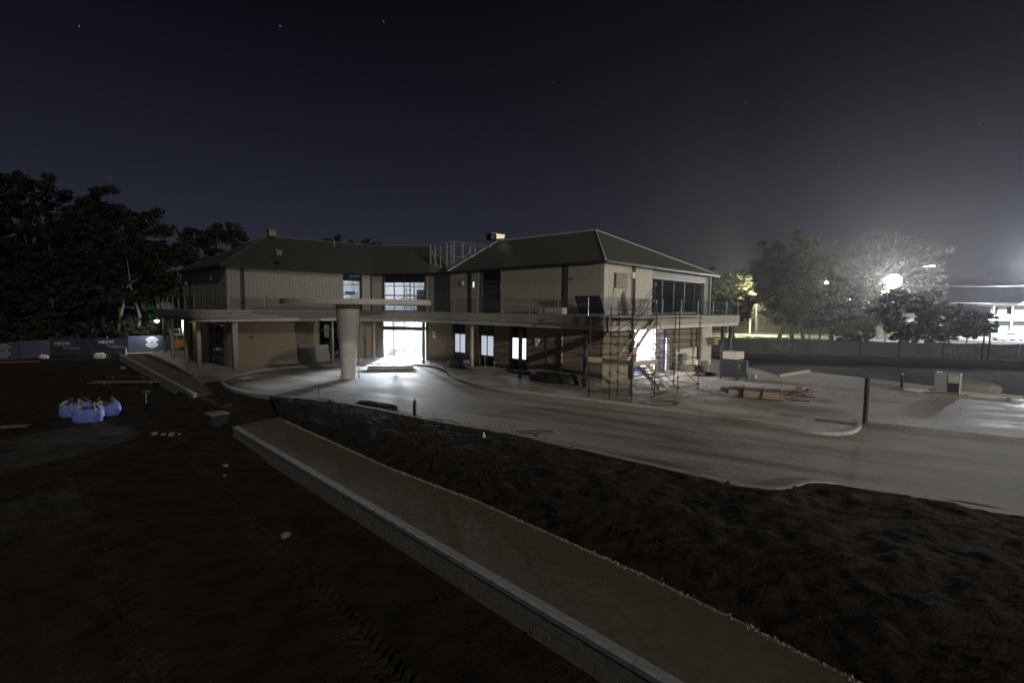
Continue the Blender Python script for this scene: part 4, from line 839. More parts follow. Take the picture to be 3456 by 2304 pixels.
for x, z_, w_, h_ in [(94.9, 4.2, 1.0, 1.6), (97.5, 4.2, 1.0, 1.6), (95.2, .6, 1.1, 2.0), (101.5, 4.2, 1.2, 1.3)]:
    f = MB().box((x, 96 - (x - 94.2) * .112 - .06, z_ + h_ / 2), (w_ + .16, .08, h_ + .16), R(-6)).obj('window', M['white'], hs_); MB().box((x, 96 - (x - 94.2) * .112 - .11, z_ + h_ / 2), (w_, .03, h_), R(-6)).obj('pane', M['dark'], f)
hs2 = thing('low_house', 'low house with a dark tiled roof and chimney beside the white house', 'house', (85, 108, 0), world=True)
MB().prism([(83, 106), (94, 105), (95, 114), (84, 115)], .1, 3.4).obj('wall', M['slabc'], hs2)
MB().add([(82.4, 105.2, 3.4), (94.6, 104.2, 3.4), (95.6, 114.8, 3.4), (83.4, 115.8, 3.4), (87, 110, 6.6), (91.5, 109.6, 6.6)], [(0, 1, 5, 4), (1, 2, 5), (2, 3, 4, 5), (3, 0, 4)]).obj('roof', M['tile'], hs2)
MB().box((88.4, 108.6, 7.0), (.9, .8, 2.2)).obj('chimney', M['ply'], hs2); MB().box((86.5, 105.55, 1.6), (1.2, .1, 1.3), R(-5)).obj('window', M['dark'], hs2)
def car(name, label, cat, loc, rz, L_=4.4, W_=1.78, H_=1.46, body='carw', van=False):
    t = thing(name, label, cat, loc, rz)
    if van: prof = [(-2.3, .35), (-2.3, 1.9), (1.2, 1.95), (1.75, 1.15), (2.3, 1.0), (2.3, .35)]; gl = [(.2, 1.2), (.2, 1.8), (1.15, 1.8), (1.6, 1.2)]
    else: prof = [(-2.15, .3), (-2.2, .75), (-2.05, .98), (-1.75, 1.02), (-1.2, 1.4), (-.6, 1.47), (.25, 1.44), (1.05, 1.0), (1.9, .88), (2.18, .7), (2.2, .3)]; gl = [(-1.5, 1.0), (-1.08, 1.34), (-.6, 1.39), (.2, 1.37), (.85, 1.0)]
    def ex(pr, w_, name_, m, par=t, inset_=0, y0=0):
        b = MB(); k = len(pr); hw = w_ / 2
        vs = [(x, y0 - hw * (1 - .13 * max(0, (z - .95) / .5)), z) for x, z in pr] + [(x, y0 + hw * (1 - .13 * max(0, (z - .95) / .5)), z) for x, z in pr]
        b.add(vs, [tuple(range(k)), tuple(range(k, 2 * k))[::-1]] + [(i, (i + 1) % k, k + (i + 1) % k, k + i) for i in range(k)]); return b.obj(name_, m, par)
    bo = ex(prof, W_, 'body', M[body]); bv = bo.modifiers.new('bevel', 'BEVEL'); bv.width = .05; bv.segments = 2
    ex([(x * .97, z * .99) for x, z in gl], W_ + .02, 'side_window', M['dark'])
    for x in (-1.35, 1.35):
        for s_ in (-1, 1):
            w_ = MB().tube([(x, s_ * (W_ / 2 - .18), .32), (x, s_ * (W_ / 2 + .01), .32)], .32, 18).obj('wheel', M['rubber'], t); MB().tube([(x, s_ * (W_ / 2 + .012), .32), (x, s_ * (W_ / 2 + .02), .32)], .2, 12).obj('rim', M['galv'], w_)
    for s_ in (-1, 1):
        MB().box((2.16, s_ * .62, .72), (.1, .36, .14)).obj('headlight', M['glass'], t); MB().box((-2.19, s_ * .66, .82), (.06, .25, .16)).obj('tail_light', M['red'], t); MB().box((.75, s_ * (W_ / 2 + .08), 1.02), (.1, .16, .12)).obj('wing_mirror', M[body], t)
    return t
car('parked_car', 'white hatchback standing on the bright street in front of the white house', 'car', (81.2, 79.4, .21), R(-3))
car('parked_van', 'small white van parked beyond the street under the trees', 'van', (73.8, 90.6, .2), R(-4), van=True)

# ================================================================ SCAFFOLD TOWER AT THE BALCONY CORNER
sc = thing('scaffold_tower', 'steel scaffold stair tower with timber platforms at the near balcony corner', 'scaffold', (6.5, 25.5, 0), world=True)
def gz_(x, y): return .0 if (y - 24.8 + (x - 3.9) * .69) < 0 else .1
SN = dict(D=(5.95, 23.9), B=(5.02, 24.7), A=(4.1, 25.5), F=(7.4, 24.95), H=(9.2, 26.7), I=(10.9, 28.2), C=(5.55, 25.22), E=(6.45, 26.15), G=(8.1, 27.75), K=(9.85, 29.3))
tops = dict(D=5.35, B=4.9, A=4.5, F=5.0, H=4.75, I=4.4, C=5.1, E=5.35, G=6.4, K=4.6)
for k, (x, y) in SN.items():
    g0 = .1 if k in 'CEGKH' else .1
    s_ = MB().cyl((x, y), .026, g0, tops[k], 8).obj('standard', M['galvd'], sc, smooth=True); cb = MB()
    for i in range(9):
        z_ = .45 + i * .5
        if z_ < tops[k]: cb.box((x, y, z_), (.10, .10, .06), R(45))
    cb.cyl((x, y), .06, g0, g0 + .03, 8); cb.obj('coupler', M['galvd'], s_)
def ledger(a, b, z, z2=None, name='ledger', r=.021, ext=.12):
    A_ = Vector((*SN[a], z)); B_2 = Vector((*SN[b], z if z2 is None else z2)); dd = (B_2 - A_).normalized() * ext
    MB().tube([A_ - dd, B_2 + dd], r, 6).obj(name, M['galvd'], sc)
for a, b in [('A', 'B'), ('B', 'D'), ('D', 'F'), ('F', 'H'), ('H', 'I'), ('C', 'E'), ('E', 'G'), ('G', 'K'), ('B', 'C'), ('D', 'E'), ('H', 'G'), ('I', 'K')]:
    for z_ in (.4, 1.95, 2.95, 3.35, 4.25): 
        if (a, b) in [('E', 'G')] and z_ < .5: continue
        ledger(a, b, z_ + rng.normal(0, .01))
for a, b, z_ in [('A', 'B', 2.4), ('B', 'D', 2.4), ('F', 'H', 1.2), ('D', 'F', 1.2), ('H', 'I', 1.2), ('C', 'E', 4.85), ('D', 'E', 5.1), ('B', 'D', 4.7), ('F', 'H', 2.5)]: ledger(a, b, z_)
for a, b, z1_, z2_ in [('D', 'H', 3.3, .4), ('F', 'I', 2.9, .4), ('D', 'G', 2.2, 4.3), ('B', 'F', 3.4, 5.0), ('E', 'G', 3.3, .5), ('C', 'G', 2.4, 5.6), ('D', 'F', 2.0, 4.2), ('E', 'G', 4.0, 5.9), ('F', 'H', 4.2, 2.0)]: ledger(a, b, z1_, z2_, 'brace', .02)
MB().tube([(*SN['G'], 6.1), (SN['G'][0] - 1.6, SN['G'][1] - 1.5, 4.4)], .02, 6).obj('brace', M['galvd'], sc)
MB().box((*SN['G'], 6.15), (.16, .16, .2)).obj('spigot', M['galvd'], sc)
# timber/steel planks of the half landing
dAD, L_AD = unit(SN['D'], SN['A']); dAD = (dAD[0], dAD[1])
for i in range(5): MB().wbox(SN['D'], dAD, 0.02, L_AD - .05, 1.99, 2.03, -.03 - i * .25 - .23, -.03 - i * .25).obj('plank', M['timber'], sc)
MB().wbox(SN['D'], dAD, .05, L_AD - .7, 1.92, 2.02, .03, .06).obj('toe_board', M['timber'], sc); MB().wbox(SN['D'], dAD, L_AD - .75, L_AD + .05, 1.95, 2.2, .03, .06).obj('toe_board', M['cream'], sc)
dDF, L_DF = unit(SN['D'], SN['F']); dDF = (dDF[0], dDF[1]); MB().wbox(SN['D'], dDF, .05, L_DF + .1, 1.9, 2.16, -.05, -.02).obj('toe_board', M['ply'], sc)
for i in range(5): MB().wbox(SN['D'], (v[0], v[1]), .1, 4.6, 4.25, 4.29, .05 + i * .25, .28 + i * .25).obj('plank', M['timber'], sc)
def stair(s0, z0_, s1, z1_, n0, n1, k_, m='ply'):
    P = SN['D']; d = (v[0], v[1])
    for n_ in (n0, n1):
        a = at(P, d, s0, n_); b = at(P, d, s1, n_); vs = []
        for (x, y), z in ((a, z0_), (b, z1_)):
            for o_, dz in ((-.02, -.13), (.02, -.13), (.02, .13), (-.02, .13)): vs.append((x - d[1] * o_, y + d[0] * o_, z + dz))
        MB().add(vs, [(0, 1, 2, 3), (7, 6, 5, 4), (0, 4, 5, 1), (1, 5, 6, 2), (2, 6, 7, 3), (3, 7, 4, 0)]).obj('stair_stringer', M[m], sc)
    for i in range(k_):
        f = (i + .5) / k_; s = s0 + (s1 - s0) * f; MB().wbox(P, d, s - .1, s + .1, z0_ + (z1_ - z0_) * f - .015, z0_ + (z1_ - z0_) * f + .02, n0 + .02, n1 - .02).obj('tread', M['timber'], sc)
stair(1.6, 1.95, 4.5, .2, .15, .85, 8); stair(1.2, 2.0, 4.3, 4.25, 1.0, 1.6, 9)
sb = MB().wbox(SN['F'], (v[0], v[1]), -.3, 3.4, .16, .20, -.1, .15).obj('plank', M['timber'], sc)
hr = MB(); 
for i in range(40):
    a0 = i * 2 * math.pi / 40; a1 = (i + 1) * 2 * math.pi / 40; hr.tube([(7.3 + .95 * math.cos(a0), 23.75 + .55 * math.sin(a0), .12), (7.3 + .95 * math.cos(a1), 23.75 + .55 * math.sin(a1), .12)], .022, 5, cap=False)
tag(hr.obj('hose', M['hose']), 'coiled black hose lying on the paving under the scaffold', 'hose')

# things inside the lit store room
def bin_(x, y, label, m, h=1.15):
    t = thing('wheelie_bin', label, 'bin', (x, y, .13), R(40)); b = MB(); b.add([(-.25, -.3, .1), (.25, -.3, .1), (.25, .3, .1), (-.25, .3, .1), (-.29, -.36, h - .1), (.29, -.36, h - .1), (.29, .36, h - .1), (-.29, .36, h - .1)], [(0, 3, 2, 1), (4, 5, 6, 7), (0, 1, 5, 4), (1, 2, 6, 5), (2, 3, 7, 6), (3, 0, 4, 7)]); b.obj('body', M[m], t)
    MB().box((0, .02, h - .06), (.62, .76, .06), 0, Matrix.Rotation(R(6), 3, 'X')).obj('lid', M[m], t)
    for s_ in (-1, 1): MB().tube([(s_ * .24, .3, .1), (s_ * .29, .3, .1)], .1, 12).obj('wheel', M['rubber'], t)
bin_(*at(A, v, 5.0, 1.6), 'tall red bin in the lit doorway behind the scaffold', 'red', 1.9); bin_(*at(A, v, 6.1, 1.6), 'second red bin just right of the tall one in the lit doorway', 'red', 1.7); bin_(*at(A, v, 6.2, .9), 'small blue box on the floor beside the red bins', 'blue', .45)
# mobile scaffolds inside the upper hall, seen through the windows
def mobile_scaffold(x, y, z, rz, label, W_=2.0, H_=2.6, m='greenp'):
    t = thing('mobile_scaffold', label, 'scaffold', (x, y, z), rz)
    for i, sx in enumerate((-W_ / 2, W_ / 2)):
        for sy in (-.4, .4): MB().cyl((sx, sy), .03, 0, H_, 6).obj('upright', M[m], t)
        b = MB()
        for k in range(6): b.tube([(sx, -.4, .3 + k * .42), (sx, .4, .3 + k * .42)], .02, 5)
        b.obj('rungs', M[m], t)
    for sy in (-.4, .4):
        for z_ in (.5, 1.4, 2.3): MB().tube([(-W_ / 2, sy, z_), (W_ / 2, sy, z_)], .025, 6).obj('ledger', M[m], t)
        MB().tube([(-W_ / 2, sy, .5), (W_ / 2, sy, 1.4)], .018, 5).obj('brace', M[m], t)
    MB().box((0, 0, 1.45), (W_, .7, .05)).obj('deck', M['ply'], t)
    return t
mobile_scaffold(*at(B, p, 9.9, 1.3), 4.4, R(45), 'pale green mobile scaffold behind the left upper window'); mobile_scaffold(-10.9, 46.2, 4.4, R(5), 'thin framed mobile scaffold in the lit upper hall', 2.4, 2.7, 'steel'); mobile_scaffold(-9.4, 47.0, 4.4, R(-20), 'second mobile scaffold beside the dark screen in the upper hall', 1.4, 2.3, 'steel')
tag(MB().box((*at(B, p, 10.3, 1.2), 5.98), (.8, .5, .22), R(30)).obj('plastic_bundle', M['blue']), 'crumpled blue and white plastic bundle on the green scaffold deck', 'bundle')

# ================================================================ SITE OBJECTS
def lump(name, me_pts, m, label, cat, z0, seg=28, seed=0, amp=.06, group=None):
    """soft heap or wrapped load: superellipse rings with creases. me_pts: (cx,cy,lx,ly,h,rz)"""
    cx, cy, lx, ly, h, rz = me_pts; g = np.random.default_rng(seed); b = MB(); rows = 9; vs = []
    for i in range(rows):
        f = i / (rows - 1); hh = h * (f ** .8); sc_ = 1.0 if f < .7 else 1 - (f - .7) / .3 * .55
        for j in range(seg):
            a = 2 * math.pi * j / seg; ca, sa = math.cos(a), math.sin(a); e = (abs(ca) ** 3.2 + abs(sa) ** 3.2) ** (-1 / 3.2)
            r = e * sc_ * (1 + amp * math.sin(j * 2.3 + i * 1.1 + seed) + amp * .6 * g.normal()); x, y = ca * r * lx / 2, sa * r * ly / 2
            vs.append((x, y, hh + amp * .5 * g.normal() * h * (f > 0)))
    b.add(vs, [(i * seg + j, i * seg + (j + 1) % seg, (i + 1) * seg + (j + 1) % seg, (i + 1) * seg + j) for i in range(rows - 1) for j in range(seg)] + [tuple((rows - 1) * seg + j for j in range(seg)), tuple(range(seg))[::-1]])
    o_ = link(name, b.mesh(name, m, True), None, (cx, cy, z0), rz); 
    if label: tag(o_, label, cat, group)
    return o_
def bulk_bag(x, y, z, rz, label, s=.95, h=.62, seed=0):
    t = thing('bulk_bag', label, 'bulk bag', (x, y, z), rz); g = np.random.default_rng(seed); b = MB(); seg, rows = 32, 10; vs = []
    for i in range(rows):
        f = i / (rows - 1)
        for j in range(seg):
            a = 2 * math.pi * j / seg; ca, sa = math.cos(a), math.sin(a); e = (abs(ca) ** 4 + abs(sa) ** 4) ** (-.25); bul = 1 + .10 * math.sin(math.pi * min(f * 1.15, 1)) - (.16 * (f - .85) / .15 if f > .85 else 0)
            r = e * bul * s / 2 * (1 + .035 * math.sin(j * 1.7 + i * 2 + seed) + .018 * g.normal()); vs.append((ca * r, sa * r, h * f + (.05 * math.sin(a * 2 + seed) + .02 * g.normal()) * (f > .8)))
    b.add(vs, [(i * seg + j, i * seg + (j + 1) % seg, (i + 1) * seg + (j + 1) % seg, (i + 1) * seg + j) for i in range(rows - 1) for j in range(seg)] + [tuple(range(seg))[::-1]]); b.obj('sack', M['bag'], t, smooth=True)
    b = MB(); b.add([(s * .42 * math.cos(a_), s * .42 * math.sin(a_), h * .84 + .03 * g.normal()) for a_ in np.linspace(0, 2 * math.pi, 16, endpoint=False)], [tuple(range(16))]); b.obj('filling', M['fill'], t)
    for sx in (-1, 1):
        for sy in (-1, 1):
            b = MB(); c0 = Vector((sx * s * .47, sy * s * .30, h * .55)); c1 = Vector((sx * s * .30, sy * s * .47, h * .55)); top = Vector((sx * s * .22, sy * s * .2, h + .16 + .05 * g.normal()))
            pts = [c0, Vector((sx * s * .47, sy * s * .32, h * .93)), c0.lerp(top, .75) + Vector((0, 0, .08)), top, c1.lerp(top, .75) + Vector((0, 0, .06)), Vector((sx * s * .32, sy * s * .49, h * .93)), c1]
            for q0, q1 in zip(pts[:-1], pts[1:]):
                w_ = Vector((sy * .03, -sx * .03, 0)) + Vector((.0, .0, .02)); b.add([q0 - w_, q0 + w_, q1 + w_, q1 - w_], [(0, 1, 2, 3)])
            so_ = b.obj('lifting_loop', M['strap'], t); sm = so_.modifiers.new('thickness', 'SOLIDIFY'); sm.thickness = .008
    return t
bulk_bag(-18.6, 21.1, -.42, R(35), 'blue bulk bag nearest the camera with two white loops hanging down its front', .98, .62, 1)
bulk_bag(-20.05, 22.1, -.42, R(20), 'blue bulk bag at the back left of the three, slumped open', .95, .62, 2); bulk_bag(-18.75, 22.25, -.42, R(50), 'blue bulk bag at the back right of the three', .92, .58, 3)
# concrete pit / upstand beside the gap in the wall
t = thing('concrete_pit', 'square concrete drainage pit with a lid in the gap between the two block walls', 'drainage pit', (-12.55, 20.45, -.46), R(-40)); MB().box((0, 0, .28), (.72, .66, .56)).obj('box', M['core'], t, bevel=.02); MB().box((0, 0, .585), (.8, .74, .05)).obj('lid', M['slabc'], t)
# reinforcing mesh stack and timber lengths on the dirt
def timber_stack(cx, cy, z, rz, L_, rows, cols, label, name='timber_stack', m='timber', cat='timber stack', group=None, jit=.04, w_=.12, h=.05, bear=True):
    t = thing(name, label, cat, (cx, cy, z), rz, group); g = np.random.default_rng(int(abs(cx * 10)))
    for r_ in range(rows):
        for c in range(cols):
            ll = L_ * g.uniform(.82, 1.0); MB().box((g.normal(0, jit * 3), (c - (cols - 1) / 2) * (w_ + .012), .09 + h / 2 + r_ * (h + .012)), (ll, w_, h), g.normal(0, .012)).obj('plank', M[m], t)
    if bear:
        for x in (-L_ * .32, L_ * .32): MB().box((x, 0, .045), (.1, cols * (w_ + .012) + .1, .088)).obj('bearer', M['timber'], t)
    return t
timber_stack(-24.7, 31.3, -.4, R(8), 4.2, 1, 5, 'loose timber lengths spread on the dirt left of the block wall', jit=.12, w_=.14)
timber_stack(-26.6, 33.6, -.4, R(2), 3.2, 1, 2, 'two reddish boards lying behind the loose timbers', m='rust')
timber_stack(-42.5, 41.2, -.38, R(20), 4.0, 1, 2, 'long orange tinted board on the ground before the far left hoarding', m='orange', bear=False)
t = thing('steel_sheet', 'thin upright board and stake left of the blue bags', 'board', (-20.8, 19.2, -.42), R(20)); MB().box((0, 0, .35), (.06, .12, .9)).obj('stake', M['timber'], t); MB().box((.55, .2, .12), (1.0, .3, .06)).obj('board', M['timber'], t)
t = thing('timber_stake', 'dark stake standing behind the blue bags', 'stake', (-17.9, 23.5, -.42)); MB().box((0, 0, .5), (.09, .09, 1.0)).obj('stake', M['dark'], t); MB().box((.05, 0, .9), (.35, .05, .07)).obj('cross_piece', M['timber'], t)
for i, (x, y, s_) in enumerate([(-14.1, 18.9, .12), (-13.7, 18.85, .09), (-13.35, 18.8, .13), (-13.1, 18.9, .08), (-5.0, 10.5, .10), (-8.6, 14.3, .06), (-31, 38.5, .2), (-9.1, 15.2, .08)]):
    tag(lump('stone', (x, y, s_ * 2, s_ * 1.5, s_, i), M['block'], None, None, -.42, 12, i, .12), 'pale stone lying on the dark dirt', 'stone', 'pale stones on the dirt')
lump('sand_bag', (-38.7, 45.4, .85, .5, .5, .3), M['white'], 'crumpled white sack slumped in front of the second hoarding', 'sack', -.35, seed=3, amp=.14)
lump('plastic_sheet', (-43.4, 44.8, .7, .35, .35, .1), M['white'], 'white plastic sheet at the foot of the far left hoarding', 'plastic sheet', -.35, seed=4, amp=.16)
# scissor lift and cone by the hoarding
t = thing('scissor_lift', 'yellow scissor lift parked in front of the hoarding behind the balcony columns', 'lift', (-34.4, 50.0, 0), R(15))
MB().box((0, 0, .65), (1.3, .8, .75)).obj('chassis', M['yellow'], t, bevel=.03); MB().box((0, 0, 1.12), (1.35, .85, .12)).obj('deck', M['yellow'], t)
for x in (-.45, .45):
    for y in (-.38, .38): MB().tube([(x, y - .06, .22), (x, y + .06, .22)], .22, 14).obj('wheel', M['rubber'], t)
b = MB()
for x, y in [(-.62, -.38), (.62, -.38), (.62, .38), (-.62, .38), (0, -.38), (0, .38)]: b.tube([(x, y, 1.15), (x, y, 2.25)], .025, 6)
for z_ in (1.7, 2.25): b.tube([(-.62, -.38, z_), (.62, -.38, z_), (.62, .38, z_), (-.62, .38, z_), (-.62, -.38, z_)], .025, 6)
b.obj('guard_rail', M['cream2'], t)
t = thing('white_pole', 'tall white pole rising beside the yellow lift', 'pole', (-33.9, 50.1, 0)); MB().box((0, 0, 1.9), (.22, .2, 3.7)).obj('pole', M['white'], t); MB().box((0, 0, .03), (.5, .5, .06)).obj('base', M['steel'], t)
t = thing('bucket', 'small white bucket on the slab by the left end doorway', 'bucket', (-27.9, 43.0, .1)); MB().cyl((0, 0), .15, 0, .38, 14, .19).obj('pail', M['cream'], t); MB().cyl((0, 0), .2, .36, .4, 14).obj('rim', M['cream'], t)
# plasterboards leaning on the left wing wall, timber kicker
t = thing('board_stack', 'pale plasterboard sheets leaning against the left wing wall', 'boards', (*at(B, p, 6.2, -.55), .1), R(45))
for i in range(3): MB().box((-.55 + i * .1, .1 + i * .05, .77), (1.2, .02, 1.5), 0, Matrix.Rotation(R(-14), 3, 'X')).obj('board', M['slabc'], t)
for i in range(2): MB().box((.65 + i * .08, .0 + i * .05, .72), (1.1, .02, 1.4), 0, Matrix.Rotation(R(-16), 3, 'X')).obj('board', M['slabc'], t)
MB().wbox(B, p, 3.2, 5.6, .1, .42, -.16, -.04).obj('plinth_board', M['slabc'], bld)
# stacked slabs on the turning circle edge
t = thing('slab_stack', 'low stack of concrete sheets lying before the lit entrance', 'slab stack', (-9.3, 36.9, .0), R(10))
for i in range(3): MB().box((rng.normal(0, .04), rng.normal(0, .03), .12 + i * .07), (3.4, 1.1, .062), rng.normal(0, .01)).obj('sheet', M['slabc'], t)
for x in (-1.2, 0, 1.2): MB().box((x, 0, .04), (.1, 1.0, .08)).obj('bearer', M['timber'], t)
timber_stack(-17.0, 30.7, .02, R(-35), .9, 1, 4, 'short pale offcuts laid in a row inside the turning circle kerb', m='cream', jit=.02, w_=.16, h=.03, name='timber_offcuts', bear=False)
tag(MB().box((-3.95, 33.5, .05), (.9, .5, .1), R(-20)).obj('flat_carton', M['ply']), 'flattened brown carton on the concrete left of the curved kerb', 'carton')
lump('covered_pallet', (-3.95, 37.65, 2.3, 1.5, 1.0, R(-45)), M['tarp'], 'dark plastic covered load left of the first lit window', 'covered load', .1, 36, 5, .07)
# round red steel frame on legs with posts
t = thing('round_frame', 'round rusty red steel frame on short legs in front of the brick wall', 'steel frame', (-1.75, 33.4, .1))
ring_ = [(1.35 * math.cos(a_), 1.0 * math.sin(a_), .45) for a_ in np.linspace(0, 2 * math.pi, 25)]
MB().tube(ring_, .05, 6).obj('rim', M['rust'], t); b = MB()
for i in range(-4, 5): w_ = math.sqrt(max(0, 1 - (i / 5) ** 2)); b.box((0, i * .2, .45), (2.6 * w_, .08, .03))
b.obj('slats', M['rust'], t)
for a_ in (.6, 2.2, 3.9, 5.4): MB().tube([(1.2 * math.cos(a_), .9 * math.sin(a_), 0), (1.2 * math.cos(a_), .9 * math.sin(a_), .45)], .03, 6).obj('leg', M['rust'], t)
for x, y, h in [(-.1, -.2, 1.25), (.55, -.3, .95), (1.2, .3, .9)]: MB().tube([(x, y, .45), (x, y, h)], .025, 6).obj('prop', M['galv'], t); MB().box((x, y, h), (.2, .2, .02)).obj('head_plate', M['galv'], t)
lump('wrapped_bundle', (2.75, 30.35, 3.5, 1.1, .62, R(-38)), M['tarp'], 'long black wrapped bundle lying along the brick wall', 'wrapped bundle', .1, 40, 7, .07)
tag(MB().box((2.4, 30.2, .78), (2.9, .12, .05), R(-38)).obj('metal_strip', M['galv']), 'thin metal strip lying on the long black bundle', 'metal strip')
timber_stack(.6, 34.2, .1, R(-43), 2.2, 2, 4, 'dark boards stacked against the wall below the brightest window', m='rust')
# black stillage with white boxes
t = thing('steel_stillage', 'black steel bin loaded with white boxes right of the clubhouse corner', 'stillage', (15.0, 32.6, .1), R(40))
MB().box((0, 0, .72), (1.5, 1.15, 1.1)).obj('bin_body', M['dark'], t, bevel=.02)
for x in (-.72, .72):
    for y in (-.55, .55): MB().box((x, y, .66), (.09, .09, 1.32)).obj('corner_post', M['darkw'], t)
MB().box((.6, -.60, .8), (.2, .03, .9)).obj('reflective_strip', M['galv'], t); MB().box((-.55, -.60, .95), (.16, .03, .35)).obj('reflective_strip', M['galv'], t)
tag(MB().box((15.2, 33.2, 1.66), (1.2, .9, .5), R(40)).obj('white_carton', M['band']), 'large pale carton sitting on the black steel bin', 'carton')
tag(MB().box((14.2, 36.0, .55), (.75, .5, .9), R(30)).obj('white_carton', M['cream']), 'upright white panel box between the two dark posts', 'carton')
tag(MB().box((13.0, 35.2, .4), (1.3, .9, .6), R(30)).obj('timber_crate', M['timber']), 'brown crate on the ground left of the dark posts', 'crate')
tag(MB().box((16.6, 33.0, .22), (.3, .25, .24), R(30)).obj('concrete_block', M['kerb']), 'small pale block right of the black steel bin', 'block')
for i, (x, y) in enumerate([(12.6, 34.2), (13.3, 33.9), (12.0, 33.9), (13.9, 34.4)]):
    tag(lump('rubbish_heap', (x, y, .9, .5, .22, i), M['rust' if i % 2 else 'cream'], None, None, .1, 14, 40 + i, .25), ['pale rubbish heap in the middle before the right pier', 'rusty rubbish heap second from the black steel bin', 'pale rubbish heap nearest the service wall', 'rusty rubbish heap nearest the black steel bin'][i], 'rubbish', 'rubbish before the right pier')
# two banded loads of frames on the forecourt
t = thing('formwork_stack', 'banded stack of steel and timber formwork lying on the forecourt', 'formwork stack', (13.0, 25.4, .1), R(-28)); t.scale = (.78, .8, .8)
for i in range(4):
    for k in range(3): MB().box((rng.normal(-.2, .1), -.5 + i * .3, .14 + k * .2), (3.6 - .3 * k, .09, .12), rng.normal(0, .02)).obj('beam', M['timber' if k < 2 else 'rust'], t)
for x in (-.9, .25): MB().box((x, -.66, .36), (.09, .05, .66)).obj('strap_frame', M['dark'], t); MB().box((x, 0, .70), (.09, 1.3, .05)).obj('strap_frame', M['dark'], t)
for i, x in enumerate((-1.3, -.3, .75)): MB().box((x, -.62, .38), (1.0, .03, .30)).obj('side_sheet', M['timber'], t)
for i in range(6): MB().tube([(-2.3 + rng.normal(0, .08), -.4 + i * .15, .3 + .1 * (i % 3)), (.4, -.4 + i * .15, .34 + .1 * (i % 3))], .025, 5).obj('rod', M['dark'], t)
t = thing('machine_parts', 'jumble of rusty props piled at the right end of the formwork', 'props', (14.6, 24.5, .1), R(-20))
for i in range(12):
    a_ = rng.uniform(-.6, .6); x, y, z_ = rng.normal(0, .2), rng.normal(0, .25), .12 + i * .045; MB().tube([(x - .5 * math.cos(a_), y - .5 * math.sin(a_), z_), (x + .5 * math.cos(a_), y + .5 * math.sin(a_), z_ + rng.normal(0, .06))], .035, 6).obj('prop', M['rust'], t)
for i in range(3): MB().box((rng.normal(0, .3), rng.normal(0, .2), .6 + .06 * i), (.3, .2, .08), rng.uniform(0, 3)).obj('clamp', M['rust'], t)
tag(MB().tube([(12.2, 27.6, .13), (13.8, 27.0, .13), (14.6, 26.6, .13)], .04, 6).obj('steel_bar', M['dark']), 'thin dark bar lying behind the formwork stack', 'bar')
# film wrapped pallet, red tray, mound under fabric
t = thing('wrapped_pallet', 'film wrapped pallet with an open grey top box at the back kerb', 'pallet', (24.35, 26.9, .1), R(-47))
for y in (-.45, 0, .45): MB().box((0, y, .06), (1.15, .1, .12)).obj('pallet_bearer', M['timber'], t)
for i in range(6): MB().box((-.48 + i * .19, 0, .135), (.1, 1.1, .025)).obj('pallet_board', M['timber'], t)
MB().box((0, 0, .7), (1.1, 1.05, 1.08)).obj('wrapped_load', M['film'], t, bevel=.04); MB().box((.29, -.54, .98), (.5, .02, .42)).obj('window_panel', M['kerb'], t); MB().box((.0, 0, 1.26), (1.02, .98, .05)).obj('top_cover', M['film'], t)
MB().box((.3, -.545, .5), (.48, .02, .5)).obj('dark_panel', M['dark'], t); MB().box((.53, -.55, .75), (.05, .03, 1.0)).obj('corner_post', M['cream'], t)
timber_stack(26.0, 26.3, .12, R(-40), 2.6, 2, 4, 'loose timbers scattered right of the film wrapped pallet', m='ply', jit=.2)
timber_stack(23.0, 27.6, .12, R(-52), .8, 2, 2, 'short blocks left of the film wrapped pallet', m='cream')
X = lump('fabric_mound', (28.2, 29.6, 2.6, 1.3, .95, R(-30)), M['sand'], 'long mound under pale fabric behind the film wrapped pallet', 'covered mound', -.4, 40, 12, .05)
# pipes standing out of the ground
def stub(x, y, z0, h, r, label, m='dark', cap='cream', ch=.14):
    t = thing('pipe_stub', label, 'pipe', (x, y, z0)); MB().cyl((0, 0), r, 0, h, 12).obj('pipe', M[m], t, smooth=True); MB().cyl((0, 0), r * .55, h, h + ch, 10, r * .4).obj('cap', M[cap], t, smooth=True)
stub(-4.15, 20.6, -.05, .78, .075, 'black capped pipe standing at the near kerb of the turning circle'); stub(-.95, 16.7, .05, .22, .06, 'short pale capped pipe on the crest of the soil bank', 'cream', 'white', .1); stub(24.2, 29.9, .1, .72, .07, 'dark pipe with a cream cap by the far back kerb'); stub(8.3, 7.5, .2, .25, .03, 'red tipped peg in the soil bank', 'timber', 'red', .12); stub(-10.1, 25.2, 0, .7, .015, 'thin steel bar standing on the left end of the soil bank', 'rust', 'rust', .02); stub(9.95, 7.9, .15, .16, .05, 'pink topped survey peg low in the right corner', 'timber', 'red', .14)
for pts, lab in [([(-4.0, 20.2, .08), (-3.0, 20.1, .03), (-2.2, 19.6, .03), (-2.0, 19.0, .03), (-2.6, 18.6, .05)], 'thin black hose curling over the kerb near the black pipe'), ([(.3, 17.9, .03), (1.2, 17.5, .2), (1.6, 17.9, .12), (1.0, 18.4, .03), (.2, 18.2, .03)], 'looped black hose end on the concrete above the soil bank')]:
    sp = smooth_poly([(a[0], a[1]) for a in pts], 6); zs_ = np.interp(np.linspace(0, 1, len(sp)), np.linspace(0, 1, len(pts)), [a[2] for a in pts]); tag(MB().tube([(x, y, float(z_)) for (x, y), z_ in zip(sp, zs_)], .018, 6).obj('hose', M['hose']), lab, 'hose')
